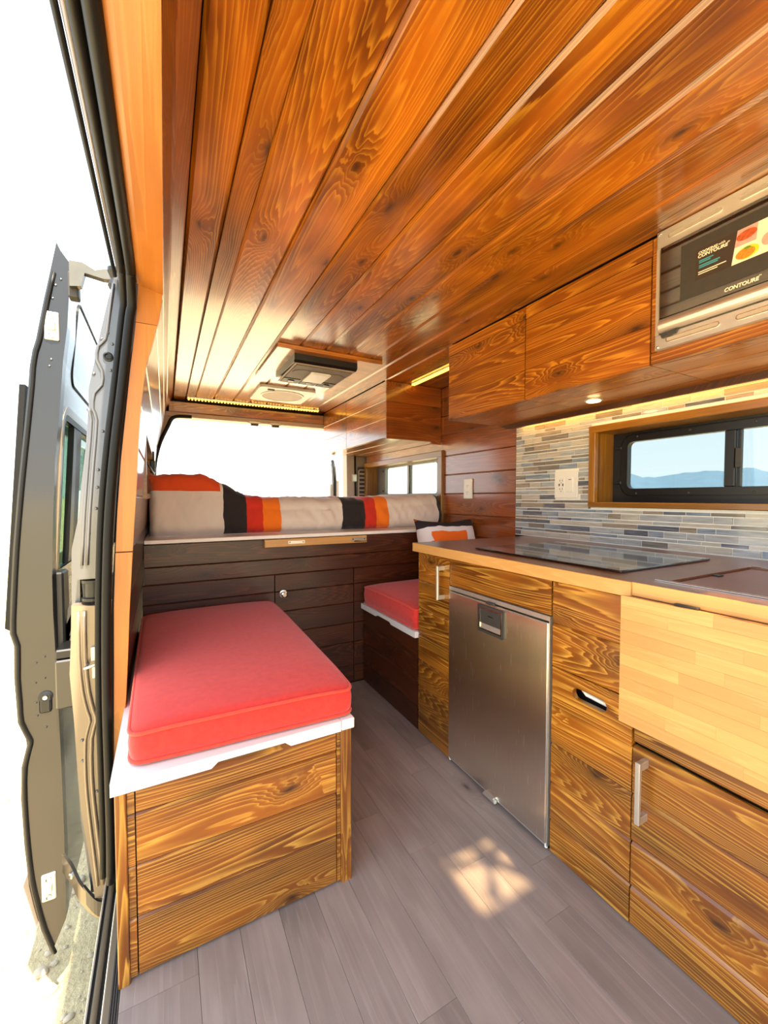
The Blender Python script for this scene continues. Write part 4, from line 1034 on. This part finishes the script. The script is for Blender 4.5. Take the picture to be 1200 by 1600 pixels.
# middle pull-out with oval finger hole
k3 = thing('base_cabinet', (1.33, 0.69, 0.0), 'stained plank pull-out cupboard with an oval finger hole right of the fridge', 'cabinet', 'kitchen base cabinets')
box('carcass', (XK + 0.05, 0.575, 0.0), (1.665, 0.808, 0.813), 'gap', k3)
bm = bmesh.new(); y0, y1 = 0.5745, 0.8085
add_box(bm, (XK + 0.012, y0, 0.002), (XK + 0.02, y1, 0.445)); add_box(bm, (XK + 0.012, y0, 0.56), (XK + 0.02, y1, 0.811))
d3 = meshobj('door', bm, 'gap', k3)
for i, (a, b) in enumerate(zip(RK, RK[1:])):
    if i == 4:      # the board with the hole
        oy, oz, hw, hh = 0.690, 0.511, 0.050, 0.0165
        bm = bmesh.new(); n_ = 40; O_, I_ = [], []
        for k in range(n_):
            t_ = 2 * math.pi * k / n_
            cx_ = math.copysign(hw - hh, math.cos(t_)); I_.append((oy + cx_ + hh * math.cos(t_), oz + hh * math.sin(t_)))
            # project to the rectangle
            c_, s_ = math.cos(t_), math.sin(t_)
            f_ = min((y1 - 0.001 - oy) / c_ if c_ > 1e-6 else 9, (y0 + 0.001 - oy) / c_ if c_ < -1e-6 else 9, (b - 0.0005 - oz) / s_ if s_ > 1e-6 else 9, (a + 0.0005 - oz) / s_ if s_ < -1e-6 else 9)
            O_.append((oy + f_ * c_, oz + f_ * s_))
        for cy_, cz_ in ((y1 - .001, b - .0005), (y0 + .001, b - .0005), (y0 + .001, a + .0005), (y1 - .001, a + .0005)):
            kk = min(range(n_), key=lambda q: (O_[q][0] - cy_) ** 2 + (O_[q][1] - cz_) ** 2); O_[kk] = (cy_, cz_)
        add_ring(bm, O_, I_, 0, XK, XK + 0.016)
        # rotate so that local X runs along the board
        for v in bm.verts: v.co = Vector((-(v.co.y - oy), v.co.z - oz, -(v.co.x - XK)))
        bmesh.ops.recalc_face_normals(bm, faces=bm.faces)
        me = bpy.data.meshes.new('holed'); bm.to_mesh(me); bm.free(); me.materials.append(M['pine'])
        o = bpy.data.objects.new('plank', me)
        link(o, d3, Matrix(((0, 0, -1, XK), (-1, 0, 0, oy), (0, 1, 0, oz), (0, 0, 0, 1))))
        continue
    fplank(d3, y0, y1, a, b)
tube('catch_bar', [(1.020, 0.735, 0.522), (1.022, 0.718, 0.506), (1.022, 0.645, 0.503)], 0.006, 'white', d3, 10)
# right-hand cupboard
k4 = thing('base_cabinet', (1.33, 0.14, 0.0), 'wide stained plank cupboard with steel bar handle below the hanging board', 'cabinet', 'kitchen base cabinets')
box('carcass', (XK + 0.023, -0.35, 0.0), (1.665, 0.572, 0.813), 'gap', k4)
for a, b in ((0.458, 0.56), (0.56, 0.685), (0.685, 0.812)): fplank(k4, -0.35, 0.5715, a, b, x=XK + 0.004)
d4 = doorback(k4, -0.10, 0.5715, 0.002, 0.452)
for a, b in ((0.002, 0.10), (0.10, 0.212), (0.212, 0.330), (0.330, 0.4515)): fplank(d4, -0.10, 0.5715, a, b, ch=0.006)
fplank(k4, -0.35, -0.102, 0.002, 0.4515)
bar_handle(d4, 0.541, 0.288, 0.436, w=0.012)

# --- countertop
ct = thing('countertop', (1.32, 0.6, 0.815), 'brown wood countertop with a pale front edge', 'countertop')
SK = (1.066, -0.05, 1.475, 0.536)     # sink opening x0,y0,x1,y1
CY0, CY1 = -0.35, 1.532
bm = bmesh.new()
add_box(bm, (0.972, SK[3], 0.8155), (XW - 0.002, CY1, 0.852)); add_box(bm, (0.972, CY0, 0.8155), (SK[0], SK[3], 0.852))
add_box(bm, (SK[2], CY0, 0.8155), (XW - 0.002, SK[3], 0.852)); add_box(bm, (SK[0], CY0, 0.8155), (SK[2], SK[1], 0.852))
meshobj('top', bm, 'ctop', ct)
plank(ct, (0.966, (0.571 + CY1) / 2, 0.833), (0, -1, 0), (0, 0, 1), CY1 - 0.571, 0.0365, 0.006, 'block', ch=0.001, name='front_edge')
plank(ct, (0.9705, (0.5705 + CY0) / 2, 0.8355), (0, -1, 0), (0, 0, 1), 0.5705 - CY0, 0.032, 0.003, 'block', ch=0.001, name='front_edge')
plank(ct, ((0.966 + XW) / 2, CY1 + 0.005, 0.833), (-1, 0, 0), (0, 0, 1), XW - 0.968, 0.0365, 0.005, 'block', ch=0.001, name='end_edge')
# sink with cover
sk_ = thing('sink', (1.27, 0.24, 0.80), 'inset sink with chrome rim closed by a red-brown wooden cover', 'sink')
box('cover', (SK[0] + 0.012, SK[1] + 0.004, 0.832), (SK[2] - 0.003, SK[3] - 0.006, 0.8475), 'cover', sk_, 0.002)
box('basin', (SK[0] + 0.003, SK[1] + 0.003, 0.818), (SK[2] - 0.003, SK[3] - 0.003, 0.829), 'black', sk_)
box('rim', (1.036, SK[1], 0.852), (1.044, 0.556, 0.8555), 'chrome', sk_, 0.0012); box('rim', (SK[2] + 0.002, SK[1], 0.852), (SK[2] + 0.010, SK[3], 0.855), 'chrome', sk_, 0.001)
box('pull_tab', (1.25, 0.515, 0.8475), (1.275, 0.529, 0.850), 'black', sk_)
# induction hob
hb = thing('cooktop', (1.34, 0.93, 0.8522), 'black glass cooktop set on the counter reflecting the tiles', 'cooktop')
box('glass_top', (1.055, 0.650, 0.8525), (1.52, 1.225, 0.8585), 'glassblk', hb, 0.0015)
# hinged butcher-block flap hanging in front
fp = thing('hanging_flap', (0.955, 0.15, 0.52), 'pale butcher block flap hanging from the counter front', 'table flap')
bz = [0.520 + (0.821 - 0.520) * k / 11 for k in range(12)]
box('flap_core', (0.951, -0.33, 0.523), (0.968, 0.578, 0.818), 'block', fp)
for k, (a, b) in enumerate(zip(bz, bz[1:])):
    y = 0.581
    first = True
    while y > -0.33:
        L = (0.05 + R_.random() * 0.22) if first else 0.22 + R_.random() * 0.2
        first = False; q = max(y - L, -0.33)
        plank(fp, (0.945, (q + y) / 2, (a + b) / 2), (0, -1, 0), (0, 0, 1), y - q - 0.0002, b - a - 0.0002, 0.006, 'block', ch=0.0002, name='stave')
        y = q
box('hinge', (0.958, 0.43, 0.8185), (0.970, 0.475, 0.824), 'darkgrey', fp, 0.001)

# ================================================================== WALL CABINETS
XU = 1.25; ZB = 1.434
def upper(y0, y1, label, rows=(1.434, 1.55, 1.66, 1.745), grp='stained wall cabinets', mat='ceil', filler=True):
    t = thing('wall_cabinet', ((XU + XW) / 2, (y0 + y1) / 2, ZB), label, 'cabinet', grp)
    box('carcass', (XU + 0.022, y0 + 0.001, ZB + 0.012), (XW - 0.002, y1 - 0.001, 1.794), 'gap', t)
    d = box('door', (XU + 0.012, y0 + 0.002, rows[0] + 0.002), (XU + 0.02, y1 - 0.002, rows[-1] - 0.001), 'gap', t)
    for a, b in zip(rows, rows[1:]): fplank(d, y0 + 0.0015, y1 - 0.0015, a, b, mat=mat, x=XU, ch=0.0022)
    if filler: fplank(t, y0, y1, rows[-1] + 0.0015, 1.7945, mat=mat, x=XU + 0.001, ch=0.0015, name='filler_board')
    xs_ = (XU + 0.017, 1.395, 1.54, 1.672)
    for a, b in zip(xs_, xs_[1:]):
        plank(t, ((a + b) / 2, (y0 + y1) / 2, ZB), (0, 1, 0), (1, 0, 0), y1 - y0, b - a - 0.0012, 0.012, mat, ch=0.003, name='underside_board')
    return t
M['upper'] = wood('upper_cabinet_pine', (84, 38, 4), (158, 82, 9), (250, 170, 52), linew=0.85, knots=1.0, rings=190, rough=0.36, coat=0.3)
u1 = upper(1.168, 1.655, 'narrow stained wall cabinet nearest the bed above the backsplash', mat='upper')
u2 = upper(0.697, 1.166, 'stained wall cabinet with swirling knots next to the microwave', mat='upper')
u3 = thing('wall_cabinet', (1.46, 0.17, ZB), 'stained wall cabinet holding the microwave', 'cabinet', 'stained wall cabinets')
box('carcass', (XU + 0.035, -0.35, ZB + 0.012), (XW - 0.002, 0.694, 1.794), 'gap', u3)
fplank(u3, -0.35, 0.6945, ZB, 1.468, mat='upper', x=XU, ch=0.002, name='rail'); fplank(u3, 0.672, 0.6945, 1.469, 1.794, mat='upper', x=XU, ch=0.002, name='stile')
fplank(u3, -0.35, 0.12, 1.469, 1.794, mat='upper', x=XU)
for a, b in ((XU + 0.017, 1.395), (1.395, 1.54), (1.54, 1.672)):
    plank(u3, ((a + b) / 2, 0.172, ZB), (0, 1, 0), (1, 0, 0), 1.045, b - a - 0.0012, 0.012, 'upper', ch=0.003, name='underside_board')
for y0, y1 in ((1.168, 1.655),):
    plank(u1, (1.46, 1.6552, 1.61), (-1, 0, 0), (0, 0, 1), 0.40, 0.35, 0.001, 'upper', ch=0.0003, name='end_panel')
# light valance below the cabinets with the strip light behind it
tv = thing('light_valance', (1.62, 0.7, 1.41), 'thin dark wood valance with rounded end under the wall cabinets', 'valance')
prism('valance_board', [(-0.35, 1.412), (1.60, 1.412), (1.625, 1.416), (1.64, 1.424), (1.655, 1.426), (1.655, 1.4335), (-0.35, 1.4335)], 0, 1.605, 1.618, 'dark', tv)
sg = thing('strip_light', (1.655, 0.7, 1.43), 'warm strip light shining down the top of the backsplash', 'strip light', 'warm strip lights')
box('light_strip', (1.640, -0.30, 1.427), (1.652, 1.58, 1.4325), 'yellow', sg)
M['backled'] = simple('backsplash_led', (255, 206, 110), 0.4, emit=(255, 184, 84), es=6.0); sg.children[0].data.materials[0] = M['backled']
pk = thing('puck_light', (1.482, 1.035, 1.43), 'small round lit puck light under the wall cabinet', 'puck light')
disc('trim_ring', (1.482, 1.035, 1.4345), (0, 0, -1), [(0.034, 0), (0.034, 0.005), (0.026, 0.007)], 'steel', pk, 28)
disc('lens', (1.482, 1.035, 1.428), (0, 0, -1), [(0.026, 0), (0.024, 0.003), (0.012, 0.005)], 'puck', pk, 24)
# rear wall cabinets over the bed
r1 = upper(2.310, 2.952, 'stained wall cabinet over the bed with the open end panel', rows=(1.434, 1.555, 1.67, 1.794), mat='ceil', filler=False)
r2 = upper(2.954, 3.465, 'stained wall cabinet over the bed at the rear doors', rows=(1.434, 1.555, 1.67, 1.794), mat='ceil', filler=False)
for a, b in ((1.428, 1.545), (1.545, 1.665), (1.665, 1.794)):
    plank(r1, (1.462, 2.3015, (a + b) / 2), (1, 0, 0), (0, 0, 1), 0.424, b - a - 0.001, 0.0095, 'wallp', ch=0.002, name='end_board')
prism('end_bracket', [(1.585, 1.434), (1.600, 1.412), (1.672, 1.412), (1.672, 1.434)], 1, 2.292, 2.31, 'wallp', r1)
# strip light on the nook ceiling
def ledstrip(name, p0, p1, n, label, dirv, along):
    t = thing(name, ((p0[0] + p1[0]) / 2, (p0[1] + p1[1]) / 2, p0[2]), label, 'strip light', 'warm strip lights')
    bm = bmesh.new(); p0, p1 = Vector(p0), Vector(p1)
    w = Vector(dirv) * 0.012
    lo = [min(a, b) - abs(c) for a, b, c in zip(p0, p1, w)]; hi = [max(a, b) + abs(c) for a, b, c in zip(p0, p1, w)]
    lo[2] = p0.z - 0.004; hi[2] = p0.z + 0.0005; add_box(bm, lo, hi); meshobj('strip_base', bm, 'plate', t)
    bm = bmesh.new(); d = (p1 - p0)
    for k in range(n):
        c = p0 + d * (k + 0.5) / n; a = d.normalized() * d.length / n * 0.2 + w * 0.9
        l_ = [c[i] - abs(a[i]) for i in range(3)]; h_ = [c[i] + abs(a[i]) for i in range(3)]
        l_[2] = p0.z - 0.014; h_[2] = p0.z - 0.0035; add_box(bm, l_, h_)
    tag(meshobj('led_chips', bm, 'yellow', t), kind='stuff')
    return t
ledstrip('strip_light', (1.44, 1.68, 1.7945), (1.44, 2.29, 1.7945), 40, 'warm strip light on the ceiling of the open nook between wall cabinets', (1, 0, 0), 1)
ledstrip('strip_light', (0.16, 3.40, 1.7945), (1.17, 3.36, 1.7945), 44, 'row of warm lights across the ceiling at the rear doors', (0, 1, 0), 0)

# ================================================================== MICROWAVE
mw = thing('microwave', (1.45, 0.40, 1.465), 'built-in stainless microwave with black glass door under the ceiling', 'microwave')
MY0, MY1, MZ0, MZ1 = 0.125, 0.677, 1.466, 1.794; XM = 1.235
box('oven_body', (1.252, MY0 + 0.03, MZ0 + 0.02), (1.284, MY1 - 0.03, MZ1 - 0.03), 'darkgrey', mw)
GY0, GY1, GZ0, GZ1 = 0.17, 0.664, 1.553, 1.742
def q4(y0, y1, z0, z1): return [(y0, z0), (y1, z0), (y1, z1), (y0, z1)]
def slots(n, z, parent):
    L = 0.125; step = 0.158
    for k in range(n):
        y1 = MY1 - 0.030 - k * step
        o_ = rrect(y1 - L, y1, z - 0.007, z + 0.007, 0.0069, 5); i_ = rrect(y1 - L + 0.002, y1 - 0.002, z - 0.005, z + 0.005, 0.0049, 5)
        sl2 = ring('vent_slot', o_, i_, 0, XM - 0.0025, XM + 0.001, 'chrome', parent)
        prism('slot_opening', i_, 0, XM - 0.0006, XM + 0.0004, 'tan', sl2)
fr_t = box('trim_frame', (XM, MY0, GZ1 + 0.004), (XM + 0.016, MY1, MZ1), 'steel', mw, 0.002)
slots(3, 1.770, fr_t)
fr_b = box('trim_frame', (XM, MY0, MZ0), (XM + 0.016, MY1, 1.508), 'steel', mw, 0.002)
slots(3, 1.488, fr_b)
box('trim_frame', (XM, GY1 + 0.003, 1.508), (XM + 0.016, MY1, GZ1 + 0.004), 'steel', mw, 0.001)
dm = box('door', (XM - 0.004, GY0, GZ0 - 0.002), (XM + 0.015, GY1, GZ1 + 0.003), 'glassblk', mw, 0.001)
# lower rail of the door, rounded
bm = bmesh.new(); pr_ = [(XM + 0.012, 1.510)] + [(XM - 0.002 - 0.010 * math.sin(math.pi * k / 8), 1.511 + 0.038 * k / 8) for k in range(9)] + [(XM + 0.012, 1.549)]
add_prism(bm, pr_, 1, GY0, GY1); meshobj('door_rail', bm, 'steel', dm)
prism('door_foot', [(GY1 - 0.005, 1.508), (GY1 - 0.05, 1.508), (GY1 - 0.045, 1.498), (GY1 - 0.01, 1.494)], 0, XM - 0.010, XM - 0.001, 'darkgrey', dm)
for y, z in ((MY1 - 0.008, MZ1 - 0.008), (MY1 - 0.008, MZ0 + 0.008)): disc('screw', (XM, y, z), (-1, 0, 0), [(0.005, 0), (0.004, 0.002), (0.001, 0.003)], 'chrome', mw, 10)
box('inner_screen', (XM - 0.0046, GY0 + 0.02, 1.578), (XM - 0.0038, 0.612, 1.722), 'darkgrey', dm)
# sticker on the glass
xs1 = XM - 0.0052
stk = prism('sticker', [(0.577, 1.616), (0.577, 1.694), (0.36, 1.694), (0.36, 1.616)], 0, xs1, xs1 + 0.0005, 'stick', dm)
M['photo_bg'] = simple('print_cream', (244, 232, 204), 0.5, var=0.03)
M['ribs'] = simple('print_rust', (186, 84, 40), 0.5, var=0.35, scale=160)
M['pasta'] = simple('print_orange', (232, 132, 40), 0.5, var=0.35, scale=220)
M['lemon'] = simple('print_yellow', (244, 206, 40), 0.5, var=0.05)
M['herb'] = simple('print_green', (96, 140, 40), 0.5, var=0.2, scale=200)
M['pinkp'] = simple('print_pink', (214, 160, 150), 0.5, var=0.1, scale=90)
XP = xs1 - 0.0004
prism('printed_photo', [(0.499, 1.616), (0.488, 1.6935), (0.362, 1.6935), (0.362, 1.616)], 0, XP, XP + 0.0004, 'photo_bg', stk)
prism('printed_photo', [(0.4935, 1.655), (0.488, 1.6935), (0.449, 1.6935), (0.452, 1.655)], 0, XP - 0.0003, XP, 'pinkp', stk)
def ell(cy, cz, a, b, rot=0, n=20):
    return [(cy + a * math.cos(k * 2 * math.pi / n) * math.cos(rot) - b * math.sin(k * 2 * math.pi / n) * math.sin(rot), cz + a * math.cos(k * 2 * math.pi / n) * math.sin(rot) + b * math.sin(k * 2 * math.pi / n) * math.cos(rot)) for k in range(n)]
prism('printed_food', ell(0.4705, 1.676, 0.020, 0.011, -0.1), 0, XP - 0.0006, XP - 0.0002, 'ribs', stk)
prism('printed_food', ell(0.468, 1.634, 0.022, 0.0145, -0.05), 0, XP - 0.0006, XP - 0.0002, 'lemon', stk)
prism('printed_food', ell(0.472, 1.633, 0.019, 0.012, -0.05), 0, XP - 0.0008, XP - 0.0004, 'pasta', stk)
prism('printed_food', ell(0.468, 1.644, 0.007, 0.003, 0.1), 0, XP - 0.0010, XP - 0.0006, 'herb', stk)
prism('printed_food', ell(0.41, 1.68, 0.020, 0.010), 0, XP - 0.0006, XP - 0.0002, 'ribs', stk)
prism('printed_food', ell(0.43, 1.645, 0.012, 0.014), 0, XP - 0.0006, XP - 0.0002, 'pinkp', stk)
def tm(y, z, x): return Matrix(((0, 0, -1, x), (-1, 0, 0, y), (0, 1, 0, z), (0, 0, 0, 1)))
text('lettering', 'COOKING', 0.0088, tm(0.571, 1.6795, xs1 - 0.0003), 'txtw', stk, sx=1.0, shear=0.15, bold=0.00025)
text('lettering', 'with', 0.0085, tm(0.5275, 1.6805, xs1 - 0.0003), 'txtw', stk, sx=1.0, shear=0.1)
text('lettering', 'CONTOURE', 0.0112, tm(0.572, 1.6700, xs1 - 0.0003), 'txtw', stk, sx=1.03, shear=0.15, bold=0.0003)
text('lettering', '™', 0.006, tm(0.509, 1.676, xs1 - 0.0003), 'txtw', stk)
for k, (z, L) in enumerate(((1.6605, 0.031), (1.6560, 0.025), (1.6480, 0.045), (1.6435, 0.041))):
    box('printed_line', (xs1 - 0.0004, 0.5685 - L, z), (xs1, 0.5685, z + 0.0026), 'txtb', stk)
for k, (z, L) in enumerate(((1.6325, 0.060), (1.6275, 0.042))):
    box('printed_line', (xs1 - 0.0004, 0.570 - L, z), (xs1, 0.570, z + 0.0022), 'txtw', stk)
text('lettering', 'CONTOURE', 0.0125, tm(0.513, 1.5585, XM - 0.0048), 'txtw', dm, sx=0.97, shear=0.15, bold=0.0003)
text('lettering', '™', 0.006, tm(0.446, 1.5655, XM - 0.0048), 'txtw', dm)

# ================================================================== CEILING UNITS
ov = thing('overhead_console', (0.76, 2.22, 1.745), 'dark overhead console with two speakers on a wood ceiling plate', 'console')
box('mounting_plate', (0.487, 1.985, 1.772), (1.054, 2.53, 1.7945), 'ceil', ov, 0.002)
bm = bmesh.new()
pts = [(2.03, 1.772), (2.03, 1.742), (2.045, 1.732), (2.32, 1.738), (2.42, 1.752), (2.42, 1.772)]
add_prism(bm, pts, 0, 0.582, 0.925); meshobj('console_body', bm, 'black', ov)
box('console_bezel', (0.590, 2.048, 1.727), (0.918, 2.405, 1.733), 'tan', ov, 0.002)
box('speaker_grille', (0.600, 2.058, 1.7225), (0.908, 2.29, 1.729), 'grille', ov, 0.002)
for x in (0.665, 0.845): disc('speaker_ring', (x, 2.17, 1.7235), (0, 0, -1), [(0.055, 0), (0.055, 0.003), (0.048, 0.0035), (0.02, 0.003)], 'grille', ov, 28)
box('dome_light', (0.700, 2.13, 1.712), (0.815, 2.30, 1.724), 'plate', ov, 0.005, 2)
for x in (0.600, 0.706, 0.812):
    sw = box('switch_panel', (x, 2.305, 1.7225), (x + 0.098, 2.395, 1.729), 'darkgrey', ov, 0.002)
    box('switch', (x + 0.032, 2.33, 1.718), (x + 0.066, 2.36, 1.723), 'black', sw, 0.002)
rv = thing('ceiling_vent', (0.755, 2.95, 1.785), 'pale ceiling vent cover with an oval grille behind the console', 'ceiling vent')
prism('vent_plate', rrect(0.563, 0.945, 2.755, 3.155, 0.03), 2, 1.778, 1.7945, 'plate', rv)
n_ = 32
ring('oval_rim', ell(0.755, 2.95, 0.150, 0.150, n=n_), ell(0.755, 2.95, 0.140, 0.140, n=n_), 2, 1.773, 1.7785, 'plate', rv)
prism('oval_grille', ell(0.755, 2.95, 0.140, 0.140, n=n_), 2, 1.7755, 1.7785, 'tan', rv)
box('vent_latch', (0.62, 2.80, 1.772), (0.665, 2.815, 1.7782), 'darkgrey', rv, 0.001)

# ================================================================== OUTLETS
def outlet(name, y0, y1, z0, z1, label, kind):
    t = thing(name, (XW, (y0 + y1) / 2, z0), label, 'outlet', 'white power outlets')
    x0 = XW - 0.0095
    box('cover_plate', (x0, y0, z0), (XW - 0.0005 if kind == 1 else XW - 0.001, y1, z1), 'plate', t, 0.002, 2)
    cz = (z0 + z1) / 2
    def rec(cy, w=0.036, h=0.075):
        r = box('receptacle', (x0 - 0.0015, cy - w / 2, cz - h / 2), (x0 + 0.001, cy + w / 2, cz + h / 2), 'plate', t, 0.001)
        for dz in (0.02, -0.02):
            for dy in (0.007, -0.007): box('slot', (x0 - 0.0019, cy + dy - 0.0013, cz + dz - 0.004), (x0 - 0.0012, cy + dy + 0.0013, cz + dz + 0.005), 'darkgrey', r)
            disc('ground_hole', (x0 - 0.0012, cy, cz + dz - 0.010), (-1, 0, 0), [(0.0024, 0), (0.0024, 0.0007)], 'darkgrey', r, 10)
        return r
    if kind == 1: rec((y0 + y1) / 2)
    else:
        r = rec(y1 - 0.038)
        for dy in (0.010, -0.010): box('test_button', (x0 - 0.0024, y1 - 0.038 + dy - 0.003, cz - 0.006), (x0 - 0.0012, y1 - 0.038 + dy + 0.003, cz + 0.006), 'darkgrey', r)
        s = box('rocker_switch', (x0 - 0.003, y1 - 0.103, cz - 0.034), (x0 + 0.001, y1 - 0.070, cz + 0.034), 'plate', t, 0.001)
        box('switch_mark', (x0 - 0.0034, y1 - 0.094, cz + 0.022), (x0 - 0.0029, y1 - 0.080, cz + 0.025), 'darkgrey', s)
    return t
outlet('power_outlet', 1.975, 2.052, 1.045, 1.168, 'single white power outlet on the wood plank wall', 1)
outlet('power_outlet', 1.240, 1.365, 1.050, 1.174, 'wide white outlet and switch plate on the tile backsplash', 2)
